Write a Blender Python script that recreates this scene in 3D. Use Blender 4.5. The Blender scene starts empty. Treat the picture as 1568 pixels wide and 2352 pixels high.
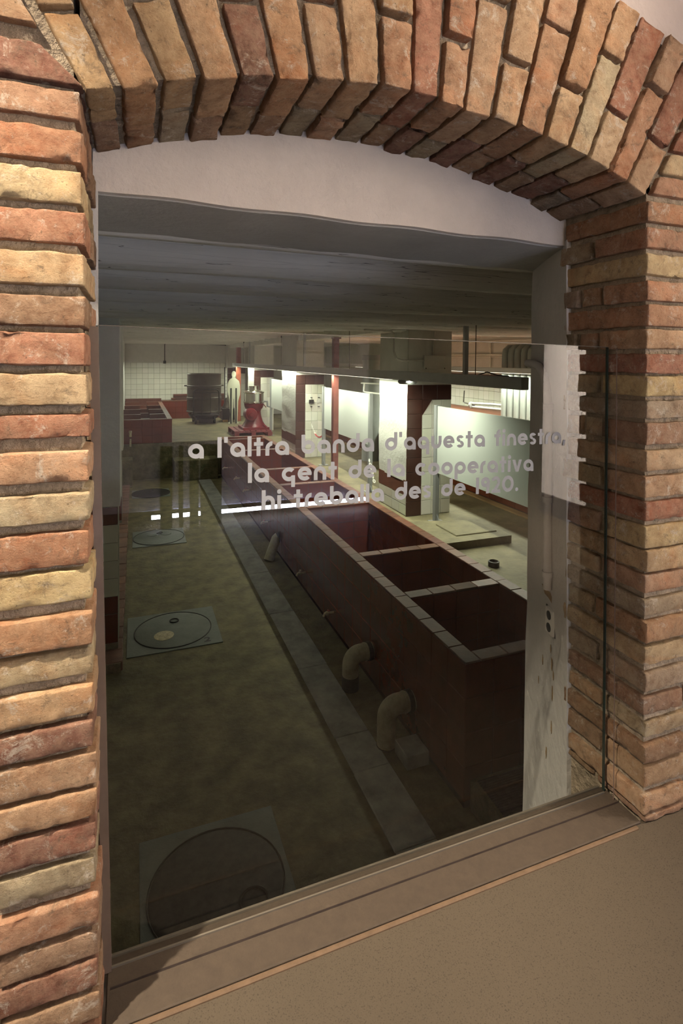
import bpy, math, random
from mathutils import Vector, Matrix, noise
SC = bpy.context.scene
COL = SC.collection
R_ = random.Random(7)
PI = math.pi

# ------------------------------------------------------------------ camera
F_PX, CY_PX, W_PX, H_PX = 1253.508, 860.871, 1568.0, 2352.0
YAW, PITCH, ROLL = (math.radians(a) for a in (20.73575, 1.559464, 0.516014))
def cam_axes():
    cy, sy, cp, sp, cr, sr = math.cos(YAW), math.sin(YAW), math.cos(PITCH), math.sin(PITCH), math.cos(ROLL), math.sin(ROLL)
    r = Vector((cy, -sy, 0)); f = Vector((sy, cy, 0)); u = Vector((0, 0, 1))
    f2 = f * cp - u * sp; u2 = u * cp + f * sp
    return r * cr + u2 * sr, u2 * cr - r * sr, f2
cr_, cu_, cf_ = cam_axes()
cam = bpy.data.cameras.new('camera'); camo = bpy.data.objects.new('camera', cam); COL.objects.link(camo)
camo.matrix_world = Matrix(((cr_.x, cu_.x, -cf_.x, 0), (cr_.y, cu_.y, -cf_.y, -0.9), (cr_.z, cu_.z, -cf_.z, 2.9), (0, 0, 0, 1)))
cam.sensor_fit = 'HORIZONTAL'; cam.sensor_width = 24.0; cam.lens = 24.0 * F_PX / W_PX
cam.shift_y = -(H_PX / 2 - CY_PX) / W_PX
cam.clip_start = 0.02; cam.clip_end = 100
SC.camera = camo

# ------------------------------------------------------------------ world, lights, exposure
w = bpy.data.worlds.new('world'); SC.world = w; w.use_nodes = True
w.node_tree.nodes['Background'].inputs[0].default_value = (0.8, 0.75, 0.7, 1)
w.node_tree.nodes['Background'].inputs[1].default_value = 0.0
SC.view_settings.view_transform = 'Standard'; SC.view_settings.look = 'None'
SC.view_settings.exposure = 0.0; SC.view_settings.gamma = 1.0; SC.view_settings.use_curve_mapping = False
WARM = (1.0, 0.86, 0.68)
def spot(name, loc, tgt, e, size, blend, col=WARM, rad=0.03):
    l = bpy.data.lights.new(name, 'SPOT'); l.energy = e; l.spot_size = math.radians(size); l.spot_blend = blend
    l.color = col; l.shadow_soft_size = rad
    o = bpy.data.objects.new(name, l); COL.objects.link(o); o.location = loc
    o.rotation_euler = (Vector(tgt) - Vector(loc)).to_track_quat('-Z', 'Y').to_euler()
    return o
def area(name, loc, rot, sx, sy, e, col):
    l = bpy.data.lights.new(name, 'AREA'); l.shape = 'RECTANGLE'; l.size = sx; l.size_y = sy; l.energy = e; l.color = col
    o = bpy.data.objects.new(name, l); COL.objects.link(o); o.location = loc; o.rotation_euler = rot
    return o
# museum side: wall-washing track spots near the brick wall, others turned to the white gallery walls for bounce fill
SOFT = (1.0, 0.90, 0.80)
spot('track_or_fill_spot', (-1.05, -0.62, 4.6), (-0.12, 0.0, 2.40), 1050, 38, 0.7, WARM)
spot('track_or_fill_spot', (2.3, -0.75, 4.6), (1.35, 0.0, 2.85), 210, 34, 0.8, WARM)
spot('track_or_fill_spot', (1.5, -0.95, 4.8), (0.35, 0.0, 3.42), 330, 46, 0.9, WARM)  # fill spot added to brighten the arch bricks
spot('board_fill', (0.4, -1.35, 4.75), (0.5, -2.5, 2.9), 170, 52, 0.7, SOFT)  # unseen spot added to lift the board's reflection
spot('wall_bounce_spot', (-1.2, -3.2, 4.75), (-1.2, -5.0, 2.9), 700, 120, 1.0, SOFT, 0.08)  # unseen rear and left spots added; their bounce fills the opening frontally
spot('wall_bounce_spot', (2.4, -3.2, 4.75), (2.4, -5.0, 3.4), 700, 120, 1.0, SOFT, 0.08)
spot('wall_bounce_spot', (1.6, -1.15, 4.75), (2.7, -1.15, 2.75), 4200, 56, 0.8, SOFT, 0.08)
spot('wall_bounce_spot', (-2.6, -2.0, 4.75), (-4.0, -2.0, 2.5), 260, 120, 1.0, SOFT, 0.08)
# mill side: tubes in the hanging rail tilted to the aisle, unseen fill spots added between the beams, tubes over the far aisle
COOL = (0.96, 1.0, 0.80)
def tilted(name, x, y, z, ly, e, deg, spread):
    o = area(name, (x, y, z), (0, math.radians(deg), 0), 0.06, ly, e, COOL); o.data.spread = math.radians(spread); return o
tilted('rail_tube', 3.06, 7.75, 2.655, 7.2, 215, -18, 140)
tilted('rail_tube', 3.06, 14.6, 2.655, 5.6, 110, -10, 150)
tilted('aisle_tube', 5.45, 8.5, 2.70, 8.0, 260, 0, 170)
area('aisle_tube', (1.2, 17.4, 2.80), (0, 0, 0), 2.4, 0.06, 55, COOL)
spot('passage_fill', (0.95, 11.4, 3.43), (0.95, 11.4, 0), 50, 140, 0.8, COOL, 0.1)  # unseen spots added to light the passage floor
spot('passage_fill', (0.95, 8.0, 3.43), (0.95, 8.0, 0), 28, 140, 0.8, COOL, 0.1)
spot('passage_fill', (0.95, 4.6, 3.43), (0.95, 4.6, 0), 8, 140, 0.8, COOL, 0.1)

# ------------------------------------------------------------------ materials
def new_mat(name):
    m = bpy.data.materials.new(name); m.use_nodes = True
    nt = m.node_tree; b = nt.nodes['Principled BSDF']
    return m, nt, b
def N(nt, t, **k):
    n = nt.nodes.new(t)
    for a, v in k.items(): setattr(n, a, v)
    return n
def mixc(nt, fac, a, b, mode='MIX'):
    n = N(nt, 'ShaderNodeMix', data_type='RGBA', blend_type=mode)
    for i, v in ((0, fac), (6, a), (7, b)):
        if isinstance(v, (int, float)): n.inputs[i].default_value = v
        elif isinstance(v, tuple): n.inputs[i].default_value = (*v, 1)
        else: nt.links.new(v, n.inputs[i])
    return n.outputs[2]
def ramp(nt, src, a, b):
    n = N(nt, 'ShaderNodeMapRange'); n.inputs[1].default_value = a; n.inputs[2].default_value = b
    nt.links.new(src, n.inputs[0]); return n.outputs[0]
def nz(nt, scale, detail=4, rough=0.6, vec=None, dist=0.0):
    n = N(nt, 'ShaderNodeTexNoise'); n.inputs['Scale'].default_value = scale; n.inputs['Detail'].default_value = detail
    n.inputs['Roughness'].default_value = rough; n.inputs['Distortion'].default_value = dist
    nt.links.new(vec or geo(nt), n.inputs['Vector']); return n.outputs[0]
def geo(nt):
    for n in nt.nodes:
        if n.bl_idname == 'ShaderNodeNewGeometry': return n.outputs['Position']
    return N(nt, 'ShaderNodeNewGeometry').outputs['Position']
def scaled(nt, sx, sy, sz):
    n = N(nt, 'ShaderNodeMapping'); n.inputs['Scale'].default_value = (sx, sy, sz)
    nt.links.new(geo(nt), n.inputs['Vector']); return n.outputs[0]
def bump(nt, b, h, dist, strength=1.0):
    n = N(nt, 'ShaderNodeBump'); n.inputs['Distance'].default_value = dist; n.inputs['Strength'].default_value = strength
    nt.links.new(h, n.inputs['Height'])
    old = b.inputs['Normal'].links
    if old: nt.links.new(old[0].from_socket, n.inputs['Normal'])
    nt.links.new(n.outputs[0], b.inputs['Normal'])
def plain(name, c, rough=0.5, metal=0.0, var=0.15, scale=8, bumpd=0.0, bscale=60, c2=None, spec=0.5, coat=0.0, objcol=False, stretch=None):
    m, nt, b = new_mat(name)
    b.inputs['Roughness'].default_value = rough; b.inputs['Metallic'].default_value = metal
    b.inputs['Specular IOR Level'].default_value = spec; b.inputs['Coat Weight'].default_value = coat
    v = scaled(nt, *stretch) if stretch else None
    f = ramp(nt, nz(nt, scale, 5, 0.65, v), 0.3, 0.7)
    c2 = c2 or tuple(x * (1 - var * 2) for x in c)
    out = mixc(nt, f, c2, c)
    if objcol:
        oi = N(nt, 'ShaderNodeObjectInfo'); out = mixc(nt, 1.0, out, oi.outputs['Color'], 'MULTIPLY')
    nt.links.new(out, b.inputs['Base Color'])
    if bumpd: bump(nt, b, nz(nt, bscale, 5, 0.6, v), bumpd)
    return m
def brick_mat():
    m, nt, b = new_mat('brick')
    oi = N(nt, 'ShaderNodeObjectInfo')
    # shift noise per brick
    add = N(nt, 'ShaderNodeVectorMath', operation='MULTIPLY_ADD')
    cmb = N(nt, 'ShaderNodeCombineXYZ')
    for i in range(3): nt.links.new(oi.outputs['Random'], cmb.inputs[i])
    nt.links.new(cmb.outputs[0], add.inputs[0]); add.inputs[1].default_value = (13, 7, 29); nt.links.new(geo(nt), add.inputs[2])
    v = add.outputs[0]
    mul = lambda o, k: (lambda n: (nt.links.new(o, n.inputs[0]), setattr(n.inputs[1], 'default_value', k), n.outputs[0])[2])(N(nt, 'ShaderNodeMath', operation='MULTIPLY'))
    n1 = ramp(nt, nz(nt, 16, 6, 0.7, v, 0.8), 0.34, 0.66)
    n2 = ramp(nt, nz(nt, 55, 8, 0.75, v), 0.35, 0.7)
    dark = mixc(nt, 1.0, oi.outputs['Color'], (0.47, 0.385, 0.33), 'MULTIPLY')
    lite = mixc(nt, 0.40, oi.outputs['Color'], (0.58, 0.45, 0.29))
    c = mixc(nt, n1, dark, oi.outputs['Color'])
    warm = mixc(nt, 1.0, c, (1.06, 0.82, 0.67), 'MULTIPLY')
    c = mixc(nt, mul(ramp(nt, nz(nt, 9, 4, 0.6, v, 1.0), 0.48, 0.66), 0.8), c, warm)
    c = mixc(nt, mul(n2, 0.6), c, lite)
    # lime wash remains, soot, pits
    c = mixc(nt, mul(ramp(nt, nz(nt, 24, 10, 0.82, v, 0.5), 0.55, 0.63), 0.70), c, (0.52, 0.455, 0.37))
    c = mixc(nt, mul(ramp(nt, nz(nt, 30, 9, 0.78, v, 0.6), 0.45, 0.33), 0.75), c, (0.12, 0.09, 0.062))
    c = mixc(nt, mul(ramp(nt, nz(nt, 170, 4, 0.6, v), 0.36, 0.28), 0.7), c, (0.10, 0.07, 0.045))
    nt.links.new(c, b.inputs['Base Color']); b.inputs['Roughness'].default_value = 0.9; b.inputs['Specular IOR Level'].default_value = 0.2
    bump(nt, b, nz(nt, 40, 9, 0.78, v), 0.011, 1.0)
    bump(nt, b, nz(nt, 230, 5, 0.7, v), 0.004, 0.9)
    return m
M = {}
M['brick'] = brick_mat()
M['mortar'] = plain('mortar', (0.34, 0.275, 0.195), 0.95, var=0.25, scale=30, bumpd=0.012, bscale=70, spec=0.1)
M['museum_plaster'] = plain('museum_plaster', (0.76, 0.70, 0.65), 0.9, var=0.04, scale=6, bumpd=0.002, bscale=60, spec=0.2)
M['tympanum'] = plain('tympanum_plaster', (0.56, 0.51, 0.45), 0.92, var=0.05, scale=14, bumpd=0.003, bscale=45, spec=0.2)
M['white_wall'] = plain('lime_paint', (0.66, 0.655, 0.60), 0.85, var=0.05, scale=5, bumpd=0.006, bscale=22, spec=0.2)
M['reveal'] = plain('reveal_paint', (0.48, 0.465, 0.435), 0.85, var=0.07, scale=5, bumpd=0.005, bscale=25, spec=0.2)
M['arch_plaster'] = plain('arch_plaster', (0.30, 0.255, 0.235), 0.9, var=0.04, scale=6, bumpd=0.002, bscale=60, spec=0.2)
M['soffit'] = plain('shaded_soffit', (0.36, 0.35, 0.32), 0.85, var=0.06, scale=6, bumpd=0.004, bscale=30, spec=0.2)  # grey stands in for the shade on the lintel underside
def speckle():
    m, nt, b = new_mat('speckled_floor')
    f = ramp(nt, nz(nt, 420, 2, 0.5), 0.42, 0.34)
    g = ramp(nt, nz(nt, 2.2, 4, 0.6), 0.3, 0.7)
    base = mixc(nt, g, (0.053, 0.041, 0.027), (0.061, 0.047, 0.031))
    nt.links.new(mixc(nt, f, base, (0.034, 0.026, 0.017)), b.inputs['Base Color'])
    b.inputs['Roughness'].default_value = 0.75; b.inputs['Specular IOR Level'].default_value = 0.25
    bump(nt, b, nz(nt, 300, 2, 0.5), 0.0006); return m
M['speckle'] = speckle()
M['sill'] = plain('sill_cement', (0.050, 0.036, 0.024), 0.75, var=0.12, scale=60, bumpd=0.001, bscale=120, spec=0.3)
M['sill_edge'] = plain('sill_edging', (0.115, 0.074, 0.044), 0.7, var=0.15, scale=40, spec=0.2)
M['steel'] = plain('dark_profile', (0.06, 0.045, 0.04), 0.35, metal=0.6, var=0.2, scale=20)
M['concrete'] = plain('oily_concrete', (0.20, 0.17, 0.082), 0.6, c2=(0.07, 0.058, 0.03), scale=4.5, bumpd=0.012, bscale=16, spec=0.35)
M['concrete_up'] = plain('worn_concrete', (0.22, 0.19, 0.105), 0.65, c2=(0.105, 0.09, 0.05), scale=3.2, bumpd=0.010, bscale=14, spec=0.3)
M['rough_wall'] = plain('mossy_concrete', (0.17, 0.14, 0.075), 0.9, c2=(0.055, 0.06, 0.028), scale=5, bumpd=0.03, bscale=12, spec=0.2)
M['slab'] = plain('grey_slab', (0.44, 0.45, 0.425), 0.5, c2=(0.20, 0.21, 0.20), scale=5, bumpd=0.004, bscale=30, spec=0.4)
M['cover'] = plain('cover_plate', (0.17, 0.185, 0.165), 0.45, c2=(0.11, 0.125, 0.11), scale=6, bumpd=0.003, bscale=40, spec=0.4)
M['brass'] = plain('old_brass', (0.62, 0.52, 0.32), 0.4, metal=0.2, var=0.3, scale=40)
M['iron'] = plain('dark_iron', (0.05, 0.045, 0.04), 0.5, metal=0.5, var=0.3, scale=20)
M['maroon'] = plain('maroon_tile', (0.15, 0.03, 0.012), 0.2, c2=(0.095, 0.02, 0.009), scale=3, spec=0.5, objcol=True)
M['maroon_body'] = plain('maroon_grout', (0.085, 0.035, 0.022), 0.8, var=0.2, scale=10)
M['coping'] = plain('coping_tile', (0.17, 0.066, 0.038), 0.45, c2=(0.10, 0.042, 0.026), scale=9, bumpd=0.002, bscale=30, spec=0.25, objcol=True)
M['maroon_shade'] = plain('shaded_maroon_tile', (0.065, 0.027, 0.02), 0.3, var=0.15, scale=5, objcol=True)  # maroon darkened to put shade into the pillar fronts
M['maroon_plain'] = plain('maroon_paint', (0.15, 0.055, 0.038), 0.4, var=0.15, scale=5, bumpd=0.002)
M['white_tile'] = plain('white_tile', (0.64, 0.63, 0.55), 0.25, var=0.03, scale=3, objcol=True)
M['grout'] = plain('tile_grout', (0.22, 0.20, 0.15), 0.9, var=0.2, scale=20)
M['grey_paint'] = plain('grey_metal_paint', (0.24, 0.245, 0.245), 0.45, var=0.06, scale=6)
M['rail'] = plain('rail_paint', (0.55, 0.55, 0.56), 0.5, var=0.06, scale=6)
M['panel'] = plain('pale_panel', (0.47, 0.50, 0.46), 0.35, var=0.02, scale=2)
M['ceiling'] = plain('ceiling_wash', (0.66, 0.64, 0.58), 0.9, var=0.10, scale=4, bumpd=0.01, bscale=12, spec=0.2, stretch=(0.25, 1, 1))
M['beam'] = plain('washed_beam', (0.82, 0.80, 0.75), 0.85, c2=(0.68, 0.66, 0.61), scale=7, bumpd=0.02, bscale=9, spec=0.2, stretch=(0.12, 1, 1))
M['pvc'] = plain('grey_pvc', (0.52, 0.48, 0.34), 0.45, c2=(0.30, 0.27, 0.18), scale=14, bumpd=0.002, bscale=30)
M['tape'] = plain('dark_joint', (0.045, 0.04, 0.03), 0.7, var=0.3, scale=30)
M['red_post'] = plain('red_lead_paint', (0.20, 0.06, 0.045), 0.5, var=0.2, scale=12)
M['orange_post'] = plain('orange_paint', (0.38, 0.10, 0.05), 0.5, var=0.2, scale=12)
M['red_paint'] = plain('machine_red', (0.17, 0.012, 0.015), 0.35, var=0.15, scale=9)
M['pallet'] = plain('red_pallet', (0.19, 0.035, 0.04), 0.7, var=0.18, scale=12)
M['chrome'] = plain('polished_steel', (0.85, 0.83, 0.74), 0.18, metal=1.0, var=0.05)
M['drum'] = plain('drum_steel', (0.085, 0.075, 0.055), 0.5, metal=0.3, c2=(0.05, 0.042, 0.03), scale=4)
M['black'] = plain('black_paint', (0.012, 0.012, 0.012), 0.5, var=0.1)
M['cutout'] = plain('figure_board', (0.55, 0.55, 0.42), 0.6, var=0.03)
M['wood'] = plain('timber_edge', (0.36, 0.22, 0.09), 0.6, var=0.25, scale=12, stretch=(1, 0.2, 1))
M['pipe_grey'] = plain('grey_pipe_paint', (0.27, 0.29, 0.275), 0.4, var=0.06)
M['white_pipe'] = plain('white_pipe_paint', (0.70, 0.70, 0.62), 0.4, var=0.05)
M['red_chain'] = plain('red_plastic', (0.45, 0.03, 0.03), 0.4, var=0.1)
M['green'] = plain('lime_green', (0.30, 0.45, 0.02), 0.5, var=0.05)
M['kerb'] = plain('kerb_tile', (0.20, 0.095, 0.06), 0.6, c2=(0.11, 0.05, 0.035), scale=8, bumpd=0.004, bscale=40, objcol=True)
M['stain'] = plain('ochre_stain', (0.26, 0.17, 0.07), 0.9, var=0.2, scale=60)
M['board'] = plain('exhibition_board', (0.66, 0.62, 0.68), 0.6, var=0.03)
M['ink'] = plain('dark_ink', (0.04, 0.035, 0.04), 0.6, var=0.05)
M['vinyl'] = plain('frosted_vinyl', (0.165, 0.172, 0.185), 0.8, var=0.02)
M['plastic'] = plain('old_white_plastic', (0.55, 0.54, 0.50), 0.4, var=0.04)
def cracks(m, k=0.5):
    nt = m.node_tree; b = nt.nodes['Principled BSDF']; src = b.inputs['Base Color'].links[0].from_socket
    mp = N(nt, 'ShaderNodeMapping'); mp.inputs['Scale'].default_value = (0.30, 11, 11); nt.links.new(geo(nt), mp.inputs['Vector'])
    n = nz(nt, 2.2, 3, 0.5, mp.outputs[0], 0.2)
    s1 = N(nt, 'ShaderNodeMath', operation='SUBTRACT'); nt.links.new(n, s1.inputs[0]); s1.inputs[1].default_value = k
    s2 = N(nt, 'ShaderNodeMath', operation='ABSOLUTE'); nt.links.new(s1.outputs[0], s2.inputs[0])
    f = ramp(nt, s2.outputs[0], 0.0035, 0.0)
    nt.links.new(mixc(nt, f, src, (0.09, 0.08, 0.07)), b.inputs['Base Color'])
cracks(M['beam'])
def emis(name, c, s):
    m, nt, b = new_mat(name); b.inputs['Base Color'].default_value = (*c, 1)
    b.inputs['Emission Color'].default_value = (*c, 1); b.inputs['Emission Strength'].default_value = s; return m
M['tube'] = emis('rail_diffuser', (1, 0.97, 0.78), 3.0)
M['led'] = emis('led_strip', (0.66, 0.74, 1.0), 200.0)
def glass_mat():
    m, nt, b = new_mat('clear_glass'); nt.nodes.remove(b)
    out = nt.nodes['Material Output']
    g = N(nt, 'ShaderNodeNewGeometry'); d = N(nt, 'ShaderNodeVectorMath', operation='DOT_PRODUCT')
    nt.links.new(g.outputs['Incoming'], d.inputs[0]); nt.links.new(g.outputs['Normal'], d.inputs[1])
    a = N(nt, 'ShaderNodeMath', operation='ABSOLUTE'); nt.links.new(d.outputs['Value'], a.inputs[0])
    s = N(nt, 'ShaderNodeMath', operation='SUBTRACT'); s.inputs[0].default_value = 1; nt.links.new(a.outputs[0], s.inputs[1])
    p = N(nt, 'ShaderNodeMath', operation='POWER'); nt.links.new(s.outputs[0], p.inputs[0]); p.inputs[1].default_value = 5
    q = N(nt, 'ShaderNodeMath', operation='MULTIPLY_ADD'); nt.links.new(p.outputs[0], q.inputs[0]); q.inputs[1].default_value = 0.92; q.inputs[2].default_value = 0.058
    t = N(nt, 'ShaderNodeBsdfTransparent'); t.inputs[0].default_value = (0.965, 0.975, 0.955, 1)
    r = N(nt, 'ShaderNodeBsdfGlossy'); r.inputs['Roughness'].default_value = 0.0; r.inputs['Color'].default_value = (1, 1, 1, 1)
    mx = N(nt, 'ShaderNodeMixShader'); nt.links.new(q.outputs[0], mx.inputs[0]); nt.links.new(t.outputs[0], mx.inputs[1]); nt.links.new(r.outputs[0], mx.inputs[2])
    nt.links.new(mx.outputs[0], out.inputs[0]); return m
M['glass'] = glass_mat()
M['channel'] = plain('channel_metal', (0.10, 0.085, 0.065), 0.45, var=0.1)
M['strip'] = plain('tan_strip', (0.11, 0.08, 0.06), 0.25, var=0.12, scale=14)
M['edge_brown'] = plain('bronze_line', (0.15, 0.10, 0.075), 0.4, var=0.1)
M['glass_edge'] = plain('glass_edge', (0.015, 0.028, 0.022), 0.6, var=0.05, spec=0.2)

# ------------------------------------------------------------------ helpers
class MB:
    def __init__(s): s.v = []; s.f = []
    def quad(s, *p):
        n = len(s.v); s.v += [Vector(q) for q in p]; s.f.append(tuple(range(n, n + len(p)))); return s
    def box(s, x0, x1, y0, y1, z0, z1, bev=0.0):
        if bev <= 0:
            n = len(s.v)
            s.v += [Vector((x, y, z)) for z in (z0, z1) for y in (y0, y1) for x in (x0, x1)]
            for f in ((0, 2, 3, 1), (4, 5, 7, 6), (0, 1, 5, 4), (2, 6, 7, 3), (0, 4, 6, 2), (1, 3, 7, 5)): s.f.append(tuple(n + i for i in f))
            return s
        b = min(bev, (x1 - x0) * .45, (y1 - y0) * .45, (z1 - z0) * .45)
        n = len(s.v)   # chamfered box: 24 verts
        X, Y, Z = (x0, x1), (y0, y1), (z0, z1); idx = {}
        for i in (0, 1):
            for j in (0, 1):
                for k in (0, 1):
                    ix = X[i] + (b if i == 0 else -b); iy = Y[j] + (b if j == 0 else -b); iz = Z[k] + (b if k == 0 else -b)
                    for a, p in (('x', (X[i], iy, iz)), ('y', (ix, Y[j], iz)), ('z', (ix, iy, Z[k]))):
                        idx[i, j, k, a] = len(s.v); s.v.append(Vector(p))
        for i in (0, 1):
            q = [idx[i, j, k, 'x'] for j, k in ((0, 0), (1, 0), (1, 1), (0, 1))]; s.f.append(tuple(q if i else q[::-1]))
            q = [idx[j, i, k, 'y'] for j, k in ((0, 0), (0, 1), (1, 1), (1, 0))]; s.f.append(tuple(q if i else q[::-1]))
            q = [idx[j, k, i, 'z'] for j, k in ((0, 0), (1, 0), (1, 1), (0, 1))]; s.f.append(tuple(q if i else q[::-1]))
        for i in (0, 1):
            for j in (0, 1):
                s.f.append((idx[i, j, 0, 'x'], idx[i, j, 1, 'x'], idx[i, j, 1, 'y'], idx[i, j, 0, 'y']))
                s.f.append((idx[i, 0, j, 'x'], idx[i, 1, j, 'x'], idx[i, 1, j, 'z'], idx[i, 0, j, 'z']))
                s.f.append((idx[0, i, j, 'y'], idx[1, i, j, 'y'], idx[1, i, j, 'z'], idx[0, i, j, 'z']))
                for k in (0, 1): s.f.append((idx[i, j, k, 'x'], idx[i, j, k, 'y'], idx[i, j, k, 'z']))
        return s
    def prism(s, pts, d):
        d = Vector(d); n = len(s.v); k = len(pts); P = [Vector(p) for p in pts]
        s.v += P + [p + d for p in P]
        s.f.append(tuple(range(n, n + k))[::-1]); s.f.append(tuple(range(n + k, n + 2 * k)))
        for i in range(k): s.f.append((n + i, n + (i + 1) % k, n + k + (i + 1) % k, n + k + i))
        return s
    def tube(s, path, r, seg=10, closed=False, caps=True):
        P = [Vector(p) for p in path]; n0 = len(s.v); k = len(P)
        rad = r if isinstance(r, (list, tuple)) else [r] * k
        up = None
        for i in range(k):
            if closed: t = P[(i + 1) % k] - P[i - 1]
            else: t = P[min(i + 1, k - 1)] - P[max(i - 1, 0)]
            t.normalize()
            if up is None:
                up = Vector((0, 0, 1)) if abs(t.z) < 0.9 else Vector((1, 0, 0))
            a = up - t * up.dot(t); a.normalize(); b = t.cross(a); up = a
            for j in range(seg):
                an = 2 * PI * j / seg; s.v.append(P[i] + (a * math.cos(an) + b * math.sin(an)) * rad[i])
        m = k if closed else k - 1
        for i in range(m):
            for j in range(seg):
                a0 = n0 + i * seg + j; a1 = n0 + i * seg + (j + 1) % seg; i2 = (i + 1) % k
                s.f.append((a0, a1, n0 + i2 * seg + (j + 1) % seg, n0 + i2 * seg + j))
        if caps and not closed:
            s.f.append(tuple(range(n0, n0 + seg))[::-1]); s.f.append(tuple(range(n0 + (k - 1) * seg, n0 + k * seg)))
        return s
    def lathe(s, prof, c, axis='z', seg=32, caps=True):
        n0 = len(s.v); k = len(prof); c = Vector(c)
        for r, h in prof:
            for j in range(seg):
                a = 2 * PI * j / seg; x, y = r * math.cos(a), r * math.sin(a)
                s.v.append(c + (Vector((x, y, h)) if axis == 'z' else Vector((h, x, y)) if axis == 'x' else Vector((x, h, y))))
        for i in range(k - 1):
            for j in range(seg): s.f.append((n0 + i * seg + j, n0 + i * seg + (j + 1) % seg, n0 + (i + 1) * seg + (j + 1) % seg, n0 + (i + 1) * seg + j))
        if caps:
            if prof[0][0] > 1e-6: s.f.append(tuple(range(n0, n0 + seg))[::-1])
            if prof[-1][0] > 1e-6: s.f.append(tuple(range(n0 + (k - 1) * seg, n0 + k * seg)))
        return s
def root_loc(o):
    while o.parent: o = o.parent
    return o.location
def obj(name, mb, mat, parent=None, smooth=False, loc=None):
    me = bpy.data.meshes.new(name)
    base = Vector(root_loc(parent)) if parent else (Vector(loc) if loc else Vector((0, 0, 0)))
    me.from_pydata([v - base for v in mb.v], [], mb.f); me.update()
    import bmesh
    bm = bmesh.new(); bm.from_mesh(me); bmesh.ops.recalc_face_normals(bm, faces=bm.faces); bm.to_mesh(me); bm.free()
    if smooth:
        me.polygons.foreach_set('use_smooth', [True] * len(me.polygons))
        if smooth != 'all':
            try: me.set_sharp_from_angle(angle=math.radians(40))
            except Exception: pass
    me.materials.append(M[mat] if isinstance(mat, str) else mat)
    o = bpy.data.objects.new(name, me); COL.objects.link(o)
    if parent: o.parent = parent
    elif loc: o.location = loc
    return o
def tag(o, label, cat=None, group=None, kind=None):
    if label: o['label'] = label
    if cat: o['category'] = cat
    if group: o['group'] = group
    if kind: o['kind'] = kind
    return o
def thing(name, label, cat, loc, group=None, kind=None):
    o = bpy.data.objects.new(name, None); COL.objects.link(o); o.location = loc; o.empty_display_size = 0.1
    return tag(o, label, cat, group, kind)
def arc_pts(c, a, b, r, t0, t1, n):
    c, a, b = Vector(c), Vector(a), Vector(b)
    return [c + (a * math.cos(t0 + (t1 - t0) * i / n) + b * math.sin(t0 + (t1 - t0) * i / n)) * r for i in range(n + 1)]
_tm = {}
def tile_mesh(su, sv, t, mat):
    k = (round(su, 4), round(sv, 4), t, mat)
    if k not in _tm:
        b = min(0.004, su * .1, sv * .1); me = bpy.data.meshes.new('tile')
        h, g = su / 2, sv / 2
        v = [(-h, -g, 0), (h, -g, 0), (h, g, 0), (-h, g, 0), (-h, -g, t - b), (h, -g, t - b), (h, g, t - b), (-h, g, t - b),
             (-h + b, -g + b, t), (h - b, -g + b, t), (h - b, g - b, t), (-h + b, g - b, t)]
        f = [(8, 9, 10, 11)] + [(i, (i + 1) % 4, 4 + (i + 1) % 4, 4 + i) for i in range(4)] + [(4 + i, 4 + (i + 1) % 4, 8 + (i + 1) % 4, 8 + i) for i in range(4)]
        me.from_pydata(v, [], f); me.update(); me.materials.append(M[mat]); _tm[k] = me
    return _tm[k]
def tile(parent, c, u, v, su, sv, t, mat, name='tile', jit=0.06):
    """one tile centred at c on its back face, u and v its edges"""
    u, v = Vector(u).normalized(), Vector(v).normalized(); n = u.cross(v)
    o = bpy.data.objects.new(name, tile_mesh(su, sv, t, mat)); COL.objects.link(o); o.parent = parent
    q = R_.uniform(-.0012, .0012)
    o.matrix_local = Matrix(((u.x, v.x, n.x, 0), (u.y, v.y, n.y, 0), (u.z, v.z, n.z, 0), (0, 0, 0, 1)))
    o.location = Vector(c) - Vector(root_loc(parent)) + n * q
    g = 1 + R_.uniform(-jit, jit); o.color = (g, g * (1 + R_.uniform(-jit, jit) * .4), g * (1 + R_.uniform(-jit, jit) * .5), 1)
    return o
def tile_grid(parent, o, u, v, nu, nv, su, sv, gap, t, mat, name='tile', skip=None, jit=0.06):
    o, u, v = Vector(o), Vector(u).normalized(), Vector(v).normalized(); r = []
    for i in range(nu):
        for j in range(nv):
            if skip and skip(i, j): continue
            mm = mat(i, j) if callable(mat) else mat
            r.append(tile(parent, o + u * ((i + .5) * su) + v * ((j + .5) * sv), u, v, su - gap, sv - gap, t, mm, name, jit))
    return r
def tile_bm(mb, o, u, v, nu, nv, su, sv, gap, t):
    o, u, v = Vector(o), Vector(u).normalized(), Vector(v).normalized(); n = u.cross(v)
    for i in range(nu):
        for j in range(nv):
            a = o + u * (i * su + gap / 2) + v * (j * sv + gap / 2); p = a + u * (su - gap); q = p + v * (sv - gap); s = a + v * (sv - gap)
            mb.prism([a, p, q, s], n * t)
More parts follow.
